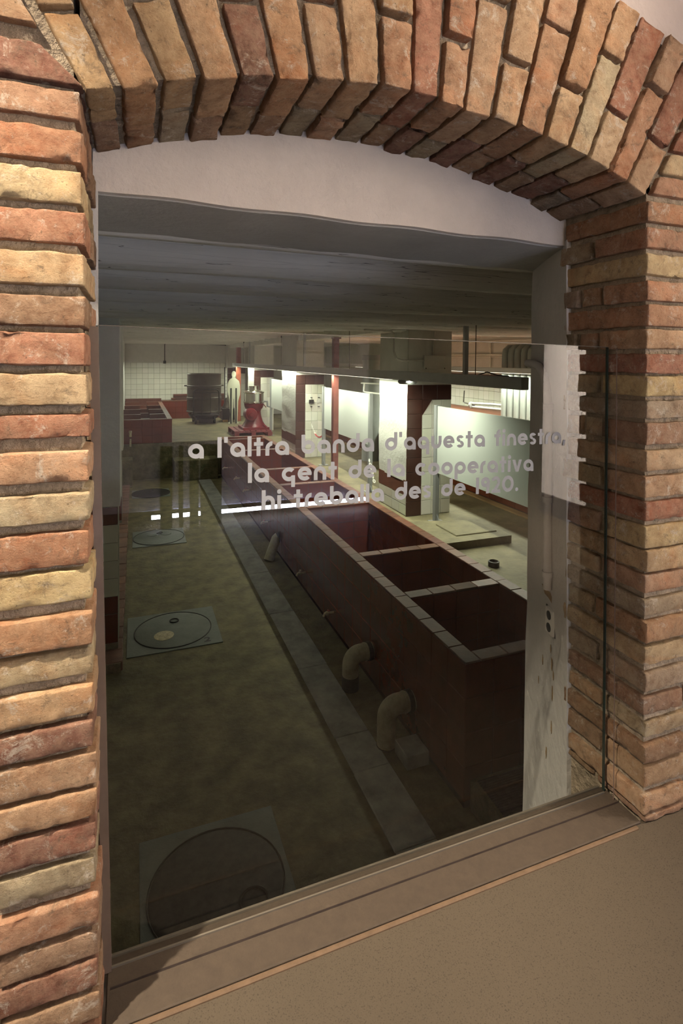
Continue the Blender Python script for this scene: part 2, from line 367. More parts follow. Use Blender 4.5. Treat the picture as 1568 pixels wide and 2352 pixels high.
# ------------------------------------------------------------------ brick builder
CREAM, TAN, ORANGE, RED, DRED, PALE, BROWN, GREY = ((0.52, 0.40, 0.225), (0.46, 0.30, 0.175), (0.42, 0.235, 0.135), (0.35, 0.16, 0.095),
    (0.25, 0.12, 0.085), (0.45, 0.365, 0.23), (0.31, 0.195, 0.12), (0.33, 0.27, 0.185))
def brick(parent, P, color, seed, amp=0.003, r=0.0028, fine=False):
    """P: 8 corners indexed [i][j][k] (x,y,z of the unit cube)"""
    L = [((P[1][0][0] - P[0][0][0]).length + (P[1][1][1] - P[0][1][1]).length) / 2, (P[0][1][0] - P[0][0][0]).length, ((P[0][0][1] - P[0][0][0]).length + (P[1][0][1] - P[1][0][0]).length) / 2]
    st = 0.0105 if fine else 0.02
    ax = []
    for l in L:
        rr = min(r, l * .3); n = max(1, round((l - 2 * rr) / st))
        ax.append([0, rr] + [rr + (l - 2 * rr) * i / n for i in range(1, n)] + [l - rr, l])
    nx, ny, nz_ = (len(a) for a in ax); idx = {}; vs = []; fs = []
    off = Vector((seed * 3.17, seed * 1.31, seed * 7.7))
    def vert(i, j, k):
        key = (i, j, k)
        if key in idx: return idx[key]
        p = Vector((ax[0][i], ax[1][j], ax[2][k])); q = Vector([min(max(p[a], min(r, L[a] * .3)), L[a] - min(r, L[a] * .3)) for a in range(3)])
        d = p - q
        nrm = d.normalized() if d.length > 1e-9 else Vector((0, 0, 0))
        p = q + nrm * min(r, min(L) * .3) if d.length > 1e-9 else p
        h = noise.noise((p + off) * 38) * amp + noise.noise((p + off) * 14) * amp * .5 + noise.noise((p + off) * 95) * amp * .6 + noise.noise((p + off) * 210) * amp * .35
        e = sum(1 for a in range(3) if p[a] < r * 1.2 or p[a] > L[a] - r * 1.2)
        if e >= 2: h -= max(0, noise.noise((p + off * 2) * 30)) * amp * 2.0 + max(0, noise.noise((p + off * 3) * 75) - .1) * amp * 4
        p = p + nrm * h
        a, b, c = (p[t] / L[t] for t in range(3))
        wv = Vector((0, 0, 0))
        for ii in (0, 1):
            for jj in (0, 1):
                for kk in (0, 1): wv += P[ii][jj][kk] * ((a if ii else 1 - a) * (b if jj else 1 - b) * (c if kk else 1 - c))
        idx[key] = len(vs); vs.append(wv); return idx[key]
    for i in range(nx - 1):
        for j in range(ny - 1):
            fs.append((vert(i, j, 0), vert(i, j + 1, 0), vert(i + 1, j + 1, 0), vert(i + 1, j, 0)))
            fs.append((vert(i, j, nz_ - 1), vert(i + 1, j, nz_ - 1), vert(i + 1, j + 1, nz_ - 1), vert(i, j + 1, nz_ - 1)))
    for i in range(nx - 1):
        for k in range(nz_ - 1):
            fs.append((vert(i, 0, k), vert(i + 1, 0, k), vert(i + 1, 0, k + 1), vert(i, 0, k + 1)))
            fs.append((vert(i, ny - 1, k), vert(i, ny - 1, k + 1), vert(i + 1, ny - 1, k + 1), vert(i + 1, ny - 1, k)))
    for j in range(ny - 1):
        for k in range(nz_ - 1):
            fs.append((vert(0, j, k), vert(0, j, k + 1), vert(0, j + 1, k + 1), vert(0, j + 1, k)))
            fs.append((vert(nx - 1, j, k), vert(nx - 1, j + 1, k), vert(nx - 1, j + 1, k + 1), vert(nx - 1, j, k + 1)))
    mb = MB(); mb.v = vs; mb.f = fs
    o = obj('brick', mb, 'brick', parent, smooth='all')
    g = 1 + R_.uniform(-.08, .08)
    o.color = (color[0] * g, color[1] * g * (1 + R_.uniform(-.05, .05)), color[2] * g * (1 + R_.uniform(-.08, .08)), 1)
    return o
def hexa(x0, x1, y0, y1, z0, z1, j=0.0):
    q = lambda: R_.uniform(-j, j)
    dz = [[q(), q()], [q(), q()]]
    return [[[Vector(((x0, x1)[i] + q() * .6, (y0, y1)[k] + q() * .5, (z0, z1)[l] + dz[i][l])) for l in (0, 1)] for k in (0, 1)] for i in (0, 1)]
def pxZ(y, x, Y=0.0):
    d = cr_ * ((x - 784) / F_PX) - cu_ * ((y - CY_PX) / F_PX) + cf_
    t = (Y + 0.9) / d.y; return Vector((0, -0.9, 2.9)) + d * t

# ================================================================== SETTING: the pierced wall
XL, XR = -0.064, 1.070
xl_ = lambda z: -0.0715 + (3.235 - z) * 0.0150
xr_ = lambda z: 1.0600 + (3.24 - z) * 0.0262
FLZ = 1.835                     # museum floor level
wall = thing('wall_front', 'thick old wall pierced by the arched brick opening, pale plaster above the arch', 'wall', (0.5, 0.3, 0), kind='structure')
INTR = [(-0.073, 3.293), (-0.02, 3.305), (0.04, 3.325), (0.099, 3.344), (0.161, 3.358), (0.221, 3.368), (0.284, 3.379), (0.345, 3.385), (0.411, 3.391), (0.473, 3.390),
        (0.53, 3.387), (0.586, 3.381), (0.65, 3.376), (0.711, 3.367), (0.772, 3.353), (0.834, 3.342), (0.888, 3.329), (0.948, 3.310), (0.998, 3.292), (1.056, 3.268)]
def tilt(x):
    t = (x - 0.47) * 1.02; d = Vector((t, 0, 1)); return d.normalized()
RING = 0.345
# mortar cores
cm = MB()
cm.prism([(-4, .013, -.1), (xl_(-.1) - .012, .013, -.1), (xl_(3.3) - .012, .013, 3.3), (xl_(3.3) - .012, .013, 4.9), (-4, .013, 4.9)], (0, .24, 0)); cm.box(-4, -.46, .25, .60, -.1, 4.9)
cm.box(1.30, 8, .013, .60, -.1, 4.9)
cm.prism([(xr_(-.1) + .012, .013, -.1), (1.30, .013, -.1), (1.30, .013, 4.9), (xr_(3.3) + .012, .013, 4.9), (xr_(3.3) + .012, .013, 3.3)], (0, .249, 0)); cm.box(1.27, 1.30, .26, .60, -.1, 4.9)
pts = [(x, z + .012) for x, z in INTR]; pts[0] = (XL - .012, 3.30); pts[-1] = (XR + .012, 3.275)
for (x0, z0), (x1, z1) in zip(pts[:-1], pts[1:]):
    cm.prism([(x0, .013, z0), (x1, .013, z1), (x1, .013, 4.9), (x0, .013, 4.9)], (0, .25, 0))
obj('mortar_bed', cm, 'mortar', wall)
# plaster skin above the arch, ragged along the ring
ps = MB(); ex = []
for i in range(0, 60):
    x = -1.2 + i * .055
    if -.24 < x < 1.26:
        xi = max(-.073, min(1.056, x - (x - .47) * .26)); 
        zi = 3.391 - 0.115 * ((xi - .45) / .58) ** 2 + RING * tilt(xi).z
        zi = 3.391 - 0.4 * (xi - .44) ** 2 + RING * tilt(xi).z
    else: zi = 1.84
    ex.append((x, zi + R_.uniform(-.006, .006)))
ex = [(-4, 1.84)] + [e for e in ex if e[0] <= -.36 or -.24 < e[0] < 1.26 or e[0] >= 1.44] + [(8, 1.84)]
for (x0, z0), (x1, z1) in zip(ex[:-1], ex[1:]):
    if x0 < -.3 and x1 > -.3: continue
    if x0 < 1.35 and x1 > 1.35: continue
    ps.prism([(x0, .004, z0), (x1, .004, z1), (x1, .004, 4.9), (x0, .004, 4.9)], (0, .009, 0))
ps.box(-.40, -.22, .004, .013, 3.72, 4.9); ps.box(1.22, 1.45, .004, .013, 3.52, 4.9)
obj('plaster_skin', ps, 'arch_plaster', wall)
# ---- left jamb courses, (top, bottom) measured on the front face
LC = [(-62, -25, TAN), (-14, 58, TAN), (102, 185, DRED), (195, 263, ORANGE), (285, 367, RED), (383, 464, CREAM), (477, 555, RED), (577, 654, CREAM), (678, 750, BROWN), (764, 840, RED), (856, 932, CREAM), (952, 1009, RED),
      (1039, 1111, TAN), (1136, 1205, PALE), (1228, 1307, RED), (1318, 1393, CREAM), (1418, 1495, ORANGE), (1505, 1570, PALE), (1592, 1661, TAN), (1676, 1737, DRED), (1752, 1828, TAN), (1841, 1904, TAN),
      (1920, 1985, DRED), (2002, 2065, GREY), (2091, 2159, ORANGE), (2178, 2237, BROWN), (2246, 2309, DRED), (2322, 2385, BROWN), (2400, 2462, RED)]
for n, (t, b, c) in enumerate(LC):
    z1, z0 = pxZ(t, 100).z, pxZ(b, 100).z
    if z0 < FLZ: z0 = FLZ + .001
    if z1 < z0 + .02: continue
    xr = xl_((z0 + z1) / 2) + R_.uniform(-.003, .002)
    hdr = n in (7 + 0, 23, 24, 26) or n % 2 == 1 and n < 7
    x0 = xr - (0.135 if n % 2 else 0.285)
    if n <= 1: # cut against the skewback
        zt = z1; k0 = -.073 + (z0 - 3.293) * (-.56) - .012; k1 = -.073 + (z1 - 3.293) * (-.56) - .012
        P = hexa(x0 - .1, k0, R_.uniform(-.004, .002), .24, z0, z1); P[1][0][1].x = k1; P[1][1][1].x = k1
        brick(wall, P, c, n + 1, .0019, fine=True)
        continue
    if n == 2:
        P = hexa(x0, xr, -.002, .24, z0, z1, .001); P[1][0][1].x = xr - .055; P[1][1][1].x = xr - .055
        brick(wall, P, c, n + 1, .0015, fine=True)
        continue
    y0 = R_.uniform(-.005, .0024)
    yb = .245 + R_.uniform(-.012, .012) if n % 2 else .125
    brick(wall, hexa(x0, xr, y0, yb, z0, z1, .0012), c, n + 1, .0015, fine=True)
    if not n % 2: brick(wall, hexa(xr - .15, xr + R_.uniform(-.004, .004), .138, .25 + R_.uniform(-.01, .01), z0 + R_.uniform(-.002, .002), z1, .0012), R_.choice([TAN, BROWN, CREAM, ORANGE]), n + 101, .0024)
    brick(wall, hexa(x0 - .012 - .2, x0 - .012, y0 + R_.uniform(-.003, .0024), .12, z0, z1, .0012), R_.choice([TAN, RED, CREAM, BROWN]), n + 201, .0024)
# ---- right jamb courses, measured at the corner
RC = [(461, 508, ORANGE), (520, 568, ORANGE), (580, 631, CREAM), (643, 689, ORANGE), (698, 749, ORANGE), (756, 801, TAN), (813, 859, RED), (864, 911, CREAM), (922, 963, GREY), (973, 1023, BROWN), (1037, 1084, CREAM), (1096, 1146, TAN),
      (1154, 1199, RED), (1211, 1263, CREAM), (1266, 1316, CREAM), (1323, 1365, TAN), (1380, 1419, GREY), (1431, 1476, TAN), (1488, 1531, CREAM), (1548, 1591, PALE), (1606, 1646, BROWN), (1663, 1697, PALE), (1714, 1755, BROWN), (1765, 1812, TAN), (1829, 1870, TAN), (1876, 1903, BROWN)]
DIM = [GREY, BROWN, TAN, PALE, TAN]
for n, (t, b, c) in enumerate(RC):
    z1, z0 = pxZ(t, 1483).z, max(pxZ(b, 1483).z, FLZ + .001)
    xl = xr_((z0 + z1) / 2) + R_.uniform(-.003, .004); y0 = R_.uniform(-.005, .0024)
    A = n % 2 == 0
    yb = .245 + R_.uniform(-.012, .014)
    if A:
        x1 = xl + .13 + R_.uniform(-.006, .006)
        brick(wall, hexa(xl, x1, y0, yb, z0, z1, .0012), c, n + 301, .0015, fine=True)
    else:
        x1 = xl + .28; ym = .125 + R_.uniform(-.015, .02)
        brick(wall, hexa(xl, x1, y0, ym, z0, z1, .0012), c, n + 301, .0015, fine=True)
        if n in (3, 4, 5) or n == 9:
            brick(wall, hexa(xl, xl + .13, ym + .012, ym + .065, z0, z1, .0015), R_.choice(DIM), n + 401, .0024)
            brick(wall, hexa(xl - .004, xl + .13, ym + .078, yb, z0, z1, .0015), R_.choice(DIM), n + 431, .0024)
        else: brick(wall, hexa(xl - R_.uniform(0, .004), xl + .13, ym + .012, yb, z0, z1, .0015), R_.choice(DIM), n + 401, .0024)
    brick(wall, hexa(x1 + .012, x1 + .012 + .27, y0 + R_.uniform(-.003, .004), .12, z0, z1, .0012), R_.choice([TAN, ORANGE, CREAM, BROWN, RED]), n + 501, .0024)
for t, b, c in ((412, 455, ORANGE), (358, 405, CREAM), (300, 350, RED), (242, 292, TAN)):
    z1, z0 = pxZ(t, 1560).z, pxZ(b, 1560).z
    k0, k1 = 1.056 + (z0 - 3.268) * .56 + .014, 1.056 + (z1 - 3.268) * .56 + .014
    P = hexa(k0, k0 + .26, -.002, .12, z0, z1); P[0][0][1].x = k1; P[0][1][1].x = k1
    brick(wall, P, c, t, .0015, fine=True)
# ---- the arch: two front bricks and one or two soffit bricks per ring joint
AC = [TAN, ORANGE, TAN, TAN, DRED, ORANGE, TAN, TAN, ORANGE, RED, ORANGE, TAN, TAN, ORANGE, TAN, PALE, CREAM, ORANGE, TAN]
AT = [TAN, RED, RED, RED, TAN, ORANGE, ORANGE, BROWN, TAN, RED, RED, TAN, TAN, TAN, ORANGE, TAN, RED, TAN, RED]
for k in range(19):
    (xa, za), (xb, zb) = INTR[k], INTR[k + 1]
    A, B = Vector((xa, 0, za)), Vector((xb, 0, zb)); e = (B - A).normalized(); g = .0055
    gap = .009 if k > 2 else .012
    ta, tb = tilt(xa), tilt(xb)
    def wedge(r0, r1, y0, y1, dz=0.0):
        out = []
        for s, (Q, t, sg) in enumerate(((A, ta, 1), (B, tb, -1))):
            out.append([[Q + t * (r + dz) + e * (sg * gap * .5) + Vector((0, y, 0)) for r in (r0, r1)] for y in (y0, y1)])
        return out
    short = k % 2 == 0
    s1 = (.118 if short else .215) + R_.uniform(-.006, .006); dy = R_.uniform(-.007, .002); dz = R_.uniform(-.004, .0024)
    ym = .115 + R_.uniform(-.01, .01)
    if k % 2 == 1: ym = .25
    brick(wall, wedge(0, s1, dy, ym if ym < .2 else .15, dz), AC[k], k + 601, .0019, fine=True)
    y2 = (ym if ym < .2 else .15) + .009
    brick(wall, wedge(R_.uniform(-.004, .004), .11, y2, .258, dz), R_.choice([BROWN, TAN, GREY, DRED]), k + 641, .0024)
    brick(wall, wedge(s1 + .011, RING + R_.uniform(-.012, .016), dy + R_.uniform(-.005, .0024), .12, 0), AT[k], k + 681, .0019, fine=True)
# ---- plaster infill and reveals
tb_ = MB()
TY = [(-.075, 3.305), (.02, 3.33), (.1, 3.343), (.27, 3.372), (.42, 3.388), (.505, 3.386), (.62, 3.376), (.737, 3.356), (.84, 3.328), (.933, 3.298), (1.0, 3.272), (1.07, 3.245)]
TYd = []
for (x0, z0), (x1, z1) in zip(TY[:-1], TY[1:]):
    for i in range(4): TYd.append((x0 + (x1 - x0) * i / 4, z0 + (z1 - z0) * i / 4 + R_.uniform(-.003, .0024) + .012))
TYd.append((1.075, 3.255))
zb = lambda x: 3.222 - .012 * (x + .07) / 1.13 + .002 * math.sin(x * 23)
for (x0, z0), (x1, z1) in zip(TYd[:-1], TYd[1:]):
    tb_.prism([(x0, .256, zb(x0)), (x1, .256, zb(x1)), (x1, .256, z1 + .02), (x0, .256, z0 + .02)], (0, .345, 0))
tb_.box(-.46, -.075, .262, .601, 3.222, 3.5); tb_.box(1.074, 1.4, .262, .601, 3.21, 3.5)
t1 = tag(obj('trim_1', tb_, 'tympanum'), 'pale plaster infill and lintel under the brick arch', 'lintel', kind='structure')
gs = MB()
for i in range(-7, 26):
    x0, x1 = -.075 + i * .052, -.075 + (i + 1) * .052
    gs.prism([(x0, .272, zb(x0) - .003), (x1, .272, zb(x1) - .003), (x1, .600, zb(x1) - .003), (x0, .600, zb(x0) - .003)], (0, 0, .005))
obj('soffit', gs, 'soffit', t1)  # sheet added under the lintel to carry the shade tone
rv = MB(); n_ = 26
for i in range(n_):
    z0 = -.1 + i * (3.32 / n_); z1 = -.1 + (i + 1) * (3.32 / n_)
    q0, q1 = .003 * noise.noise((0, 0, z0 * 6)), .003 * noise.noise((0, 0, z1 * 6))
    a, b_ = (xr_(z0) - .003, .238), (1.252, .600); a2 = xr_(z1) - .003
    n0 = len(rv.v)
    rv.v += [Vector((a[0] + q0, a[1], z0)), Vector((b_[0] + q0 * 2, b_[1], z0)), Vector((b_[0] + q1 * 2, b_[1], z1)), Vector((a2 + q1, a[1], z1)),
             Vector((1.35, a[1], z0)), Vector((1.35, b_[1], z0)), Vector((1.35, b_[1], z1)), Vector((1.35, a[1], z1))]
    rv.f += [(n0, n0 + 1, n0 + 2, n0 + 3), (n0 + 1, n0 + 5, n0 + 6, n0 + 2), (n0, n0 + 3, n0 + 7, n0 + 4)]
tag(obj('trim_2', rv, 'reveal', smooth=True), 'splayed grey plaster reveal carrying a conduit and a socket, beside the right-hand brick jamb', 'reveal', kind='structure')
lv = MB(); lv.prism([(-.066, .252, -.1), (-.066, .262, -.1), (-.30, .60, -.1), (-.46, .60, -.1), (-.46, .252, -.1)], (0, 0, 3.32))
tag(obj('trim_3', lv, 'reveal'), 'narrow plaster reveal behind the left-hand brick jamb', 'reveal', kind='structure')
un = MB(); un.box(-.10, 1.10, .032, .112, -.1, 1.822)
tag(obj('wall_below', un, 'white_wall'), 'thin parapet wall under the window sill', 'wall', kind='structure')
sl = MB(); sl.box(-.046, 1.092, .004, .116, 1.822, 1.841, .002)
gv = MB(); gv.box(-.04, 1.088, .062, .066, 1.8405, 1.8414); so_ = obj('trim_4', sl, 'sill'); obj('shadow_line', gv, 'steel', so_)  # dark strip laid on the sill as the glass edge's shadow line
tag(so_, 'brown cement window sill between the brick jambs', 'sill', kind='structure')
se = MB(); se.box(-.045, 1.075, -.006, .003, 1.80, 1.8395, .002)
tag(obj('trim_5', se, 'sill_edge'), 'thin tan edging strip along the front of the sill', 'edging', kind='structure')
# museum room
fl = MB(); fl.box(-4, 5, -5, .012, 1.6, FLZ)
tag(obj('floor', fl, 'speckle'), 'beige speckled floor in front of the brick opening', 'floor', kind='structure')
mw = MB(); mw.box(-4.1, -4, -5, .0, FLZ, 4.9); tag(obj('wall_left', mw, 'museum_plaster'), 'plain plaster side wall of the exhibition room on the left', 'wall', kind='structure')
mw = MB(); mw.box(2.7, 2.85, -2.0, .0, FLZ, 4.9); tag(obj('wall_right', mw, 'museum_plaster'), 'white gallery wall to the right of the opening, ending in a free corner', 'wall', kind='structure')
mw = MB(); mw.box(2.685, 2.7, -2.0, -.0, FLZ, FLZ + .14); tag(obj('baseboard_right', mw, 'ink'), 'dark baseboard of the gallery wall on the right', 'baseboard', kind='structure')
mw = MB(); mw.box(5, 5.1, -5, .0, FLZ, 4.9); tag(obj('wall_right.002', mw, 'museum_plaster'), 'outer side wall of the exhibition room', 'wall', kind='structure')
mw = MB(); mw.box(1.62, 4.9, -3.3, -3.2, FLZ, 3.35, .004); tag(obj('dark_reflection_panel', mw, 'ink', loc=(3.2, -3.25, FLZ)), 'added charcoal panel behind the exhibition board, darkening the reflection in the glass', 'screen')  # unseen panel added to keep this part of the reflection dark
mw = MB(); mw.box(-4.1, 5.1, -5.1, -5, FLZ, 4.9); tag(obj('wall_rear', mw, 'museum_plaster'), 'plain plaster rear wall of the exhibition room', 'wall', kind='structure')
mw = MB(); mw.box(-4.1, 8, -5.1, .6, 4.9, 5.0); tag(obj('ceiling', mw, 'museum_plaster'), 'plain ceiling of the exhibition room', 'ceiling', kind='structure')

# ================================================================== THE GLASS AND ITS WORDS
win = thing('window_1', 'large frameless clear glass pane with grey lettering set in the brick opening', 'window', (.5, .1, 1.842), kind='structure')
G = [Vector((-.058, .100, 2.954)), Vector((1.0605, .100, 2.936)), Vector((1.080, .100, 1.843)), Vector((-.040, .100, 1.850))]
gp = MB(); gp.quad(*G[::-1]); obj('pane', gp, 'glass', win)
ge = MB(); ge.prism([G[1], G[1] + Vector((.0025, 0, 0)), G[2] + Vector((.0025, 0, 0)), G[2]], (0, .006, 0)); obj('pane_edge', ge, 'glass_edge', win)
ge = MB(); ge.prism([G[0], G[1], G[1] + Vector((0, 0, .0012)), G[0] + Vector((0, 0, .0012))], (0, .006, 0)); obj('pane_edge', ge, 'channel', win)
ge = MB(); ge.prism([G[0], G[3], G[3] + Vector((-.003, 0, 0)), G[0] + Vector((-.003, 0, 0))], (0, .006, 0)); obj('pane_edge', ge, 'glass_edge', win)
ge = MB(); ge.box(-.045, 1.078, .0955, .0985, 1.841, 1.8445); ge.box(-.040, 1.078, .113, .117, 1.841, 1.846); obj('sill_channel', ge, 'channel', win)
ge = MB(); ge.prism([(1.059, .072, 2.934), (1.0605, .072, 2.934), (1.0825, .072, 1.842), (1.081, .072, 1.842)], (0, .0015, 0)); obj('edge_profile', ge, 'edge_brown', win)
ge = MB(); ge.prism([(-.053, .090, 1.842), (-.0385, .090, 1.842), (-.0565, .090, 2.952), (-.071, .090, 2.952)], (0, .0085, 0)); obj('side_strip', ge, 'strip', win)
# geometric lower-case letters from strokes
S = .30
class LT(MB):
    lay = 0
    def rect(s, x0, x1, y0, y1): s.lay += 1; k = s.lay; s.quad((x0, y0, k), (x1, y0, k), (x1, y1, k), (x0, y1, k))
    def poly(s, *p, keep=False): s.lay += 0 if keep else 1; s.quad(*[(a, b, s.lay) for a, b in p])
    def ring(s, cx, cy, rx, ry, a0=0, a1=360, st=S, n=28):
        s.lay += 1
        for i in range(n):
            t0, t1 = (math.radians(a0 + (a1 - a0) * q / n) for q in (i, i + 1))
            c0, s0, c1, s1 = math.cos(t0), math.sin(t0), math.cos(t1), math.sin(t1)
            s.poly((cx + rx * c0, cy + ry * s0), (cx + rx * c1, cy + ry * s1), (cx + (rx - st) * c1, cy + (ry - st) * s1), (cx + (rx - st) * c0, cy + (ry - st) * s0), keep=True)
def glyph(ch):
    L = LT(); w = 1.1
    if ch in 'abdpqo':
        L.ring(.55, .5, .55, .5)
        if ch == 'a': L.rect(.8, 1.1, 0, .5)
        if ch == 'b': L.rect(0, S, .45, 1.4)
        if ch == 'd': L.rect(.8, 1.1, .45, 1.4)
        if ch == 'p': L.rect(0, S, -.42, .5)
        if ch == 'q': L.rect(.8, 1.1, -.42, .5)
    elif ch == 'c': L.ring(.55, .5, .55, .5, 42, 318); w = 1.0
    elif ch == 'g': L.ring(.55, .5, .55, .5, 42, 318); L.rect(.72, 1.02, -.42, .42); w = 1.05
    elif ch == 'e': L.ring(.55, .5, .55, .5, 0, 318); L.rect(.28, 1.1, .39, .61)
    elif ch in 'nh': L.ring(.5, .5, .5, .5, 0, 180); L.rect(0, S, 0, 1.4 if ch == 'h' else .5); L.rect(.7, 1.0, 0, .5); w = 1.0
    elif ch == 'u': L.ring(.5, .5, .5, .5, 180, 360); L.rect(0, S, .5, 1); L.rect(.7, 1, .5, 1); w = 1.0
    elif ch == 'l': L.rect(0, S, 0, 1.4); w = S
    elif ch == 'i': L.rect(0, S, 0, .98); L.ring(.15, 1.24, .17, .17, st=.17, n=16); w = S
    elif ch == 't': L.rect(.2, .5, 0, 1.3); L.rect(0, .7, .72, .98); w = .7
    elif ch == 'f': L.rect(.2, .5, 0, 1.0); L.ring(.62, .98, .42, .42, 90, 180); L.rect(0, .7, .72, .98); w = .7
    elif ch == 'r': L.rect(0, S, 0, .5); L.ring(.5, .5, .5, .5, 85, 180); w = .56
    elif ch == 'v': L.poly((0, 1), (.32, 1), (.66, 0), (.36, 0)); L.poly((.70, 1), (1.02, 1), (.66, 0), (.36, 0)); w = 1.02
    elif ch == 's': L.ring(.4, .72, .36, .28, 20, 270, .24); L.ring(.4, .28, .36, .28, -160, 90, .24); w = .78
    elif ch == "'": L.rect(0, S * .9, 1.0, 1.4); w = S * .9
    elif ch == ',': L.poly((.06, .28), (.34, .28), (.2, -.2), (0, -.2)); w = .34
    elif ch == '.': L.ring(.16, .16, .16, .16, st=.16, n=16); w = .32
    elif ch == '1': L.rect(.08, .38, 0, 1.35); w = .42
    elif ch == '9': L.ring(.45, .93, .45, .42); L.poly((.5, 0), (.8, 0), (.9, .93), (.6, .8)); w = .9
    elif ch == '2': L.ring(.45, .95, .45, .42, -35, 170); L.poly((0, 0), (.42, 0), (.86, .72), (.6, .82)); L.rect(0, .92, 0, .28); w = .92
    elif ch == '0': L.ring(.62, .68, .62, .68); w = 1.24
    elif ch == ' ': w = .62
    return L, w
def write_line(txt, x0, z0, x1, z1, xh):
    adv = 0; pos = []
    for ch in txt:
        L, wd = glyph(ch); pos.append((L, adv)); adv += wd + (.17 if ch != ' ' else .17)
    adv -= .17; k = (x1 - x0) / adv; kz = xh
    mb = MB()
    for i, (L, a) in enumerate(pos):
        n0 = len(mb.v)
        for v in L.v:
            X = x0 + (a + v.x) * k; mb.v.append(Vector((X, -.0 + .0992 - .0003 * v.z, z0 + (z1 - z0) * (X - x0) / (x1 - x0) + v.y * kz)))
        mb.f += [tuple(n0 + q for q in f) for f in L.f]
    o = obj('lettering', mb, 'vinyl', win); o['label'] = 'grey words ' + txt.replace("'", ' ')[:40]
write_line("a l'altra banda d'aquesta finestra,", .088, 2.7215, .937, 2.711, .0268)
write_line("la gent de la cooperativa", .195, 2.671, .846, 2.652, .0268)
write_line("hi treballa des de 1920.", .221, 2.618, .805, 2.609, .0268)

# ---- conduit and socket on the splayed reveal
def rev(s, z, off=.012):   # s: 0..1 across the reveal
    a, b_ = Vector((xr_(z) - .003, .238)), Vector((1.252, .600)); p = a + (b_ - a) * s; t = (b_ - a).normalized(); n = Vector((-t.y, t.x))
    return Vector((p.x + n.x * off, p.y + n.y * off, z))
cd = MB(); path = [rev(.98, 2.895), rev(.80, 2.895), rev(.60, 2.885), rev(.46, 2.86), rev(.38, 2.82), rev(.335, 2.77)] + [rev(.33, 2.7 - i * .1) for i in range(5)] + [rev(.33, 2.235)]
cd.tube(path, .0125, 12)
cdo = tag(obj('conduit', cd, 'reveal', smooth=True), 'painted conduit curving down the plaster reveal to a socket', 'conduit')
for z in (2.77, 2.50, 2.28):
    c2 = MB(); c2.tube([rev(.33, z - .008), rev(.33, z + .008)], .0165, 12); obj('clamp', c2, 'reveal', cdo, smooth=True)
sk = thing('socket', 'old two-hole wall socket below the conduit on the plaster reveal', 'socket', rev(.33, 2.13, 0))
tt = (rev(1, 0, 0) - rev(0, 0, 0)).normalized(); nn = Vector((-tt.y, tt.x, 0)); cc = rev(.33, 2.14, 0)
def oriented(mb, c, u, v, n, lu, lv_, t):
    u, v, n = Vector(u), Vector(v), Vector(n); c = Vector(c)
    mb.prism([c - u * lu / 2 - v * lv_ / 2, c + u * lu / 2 - v * lv_ / 2, c + u * lu / 2 + v * lv_ / 2, c - u * lu / 2 + v * lv_ / 2], n * t); return mb
obj('plate', oriented(MB(), cc, tt, (0, 0, 1), nn, .046, .072, .008), 'plastic', sk)
for s_ in (-1, 1): obj('side_slot', oriented(MB(), cc + tt * (.029 * s_), tt, (0, 0, 1), nn, .006, .075, .0024), 'black', sk)
for z in (-.018, .018):
    h_ = MB(); c_ = cc + Vector((0, 0, z)) + nn * .008
    h_.prism([c_ + tt * (.013 * math.cos(a * PI / 8)) + Vector((0, 0, .013 * math.sin(a * PI / 8))) for a in range(16)], nn * .0015); obj('pin_hole', h_, 'black', sk)
st = MB(); pp = [(-.035, .02), (-.02, .012), (0, .016), (.02, .0), (.03, -.014), (.012, -.012), (-.005, -.004), (-.022, -.002)]
st.prism([rev(.36, 2.205, .0005) + tt * (-a * 1.5) * -1 * -1 + Vector((0, 0, b_)) for a, b_ in pp], nn * .0015)
tag(obj('stain', st, 'stain'), 'ochre patch of broken plaster at the foot of the conduit', 'stain')

t2 = bpy.data.objects['trim_2']
for s0, z0, wd, ht in ((.30, 2.02, .008, .05), (.29, 1.93, .007, .06), (.27, 1.99, .005, .03), (.31, 1.83, .006, .05), (.33, 2.06, .006, .03), (.52, 1.98, .004, .04), (.42, 1.72, .007, .04), (.62, 1.90, .003, .03)):
    m_ = MB(); p = []
    for k in range(10):
        an = 2 * PI * k / 10; q = R_.uniform(.5, 1.1); p.append(rev(s0, z0 + ht * .5 * math.sin(an) * q, .0012) + tt * (wd * .5 * math.cos(an) * q))
    m_.prism(p, nn * .0012); obj('plaster_chip', m_, 'stain', t2)

# ================================================================== MILL ROOM SHELL
PZ = .865   # upper floor
f1 = MB(); f1.box(-.6, 2.2, .60, 13.1, -.2, 0.0); f1.box(-.6, 3.2, .112, .61, -.2, 0.0); f1.box(2.1, 3.2, .6, 2.1, -.2, 0)
tag(obj('floor.001', f1, 'concrete'), 'stained olive concrete floor of the lower mill passage', 'floor', kind='structure')
f2 = MB(); f2.box(3.06, 7.1, .6, 19.1, -.2, PZ); f2.box(-.6, 3.06, 12.96, 19.1, -.2, PZ)
tag(obj('floor.002', f2, 'concrete_up'), 'worn raised concrete floor around the pillars and the red machine', 'floor', kind='structure')
rw = MB(); rw.box(-.3, 2.02, 12.90, 12.96, 0, PZ - .005)
tag(obj('wall_step', rw, 'rough_wall'), 'rough mossy concrete face of the raised floor at the passage end', 'wall', kind='structure')
wl = thing('wall_left.001', 'white wall with tiled dado along the left of the mill passage', 'wall', (-.32, 9, 0), kind='structure')
m_ = MB(); m_.box(-.45, -.32, .60, 19.1, -.2, 3.5); obj('masonry', m_, 'white_wall', wl)
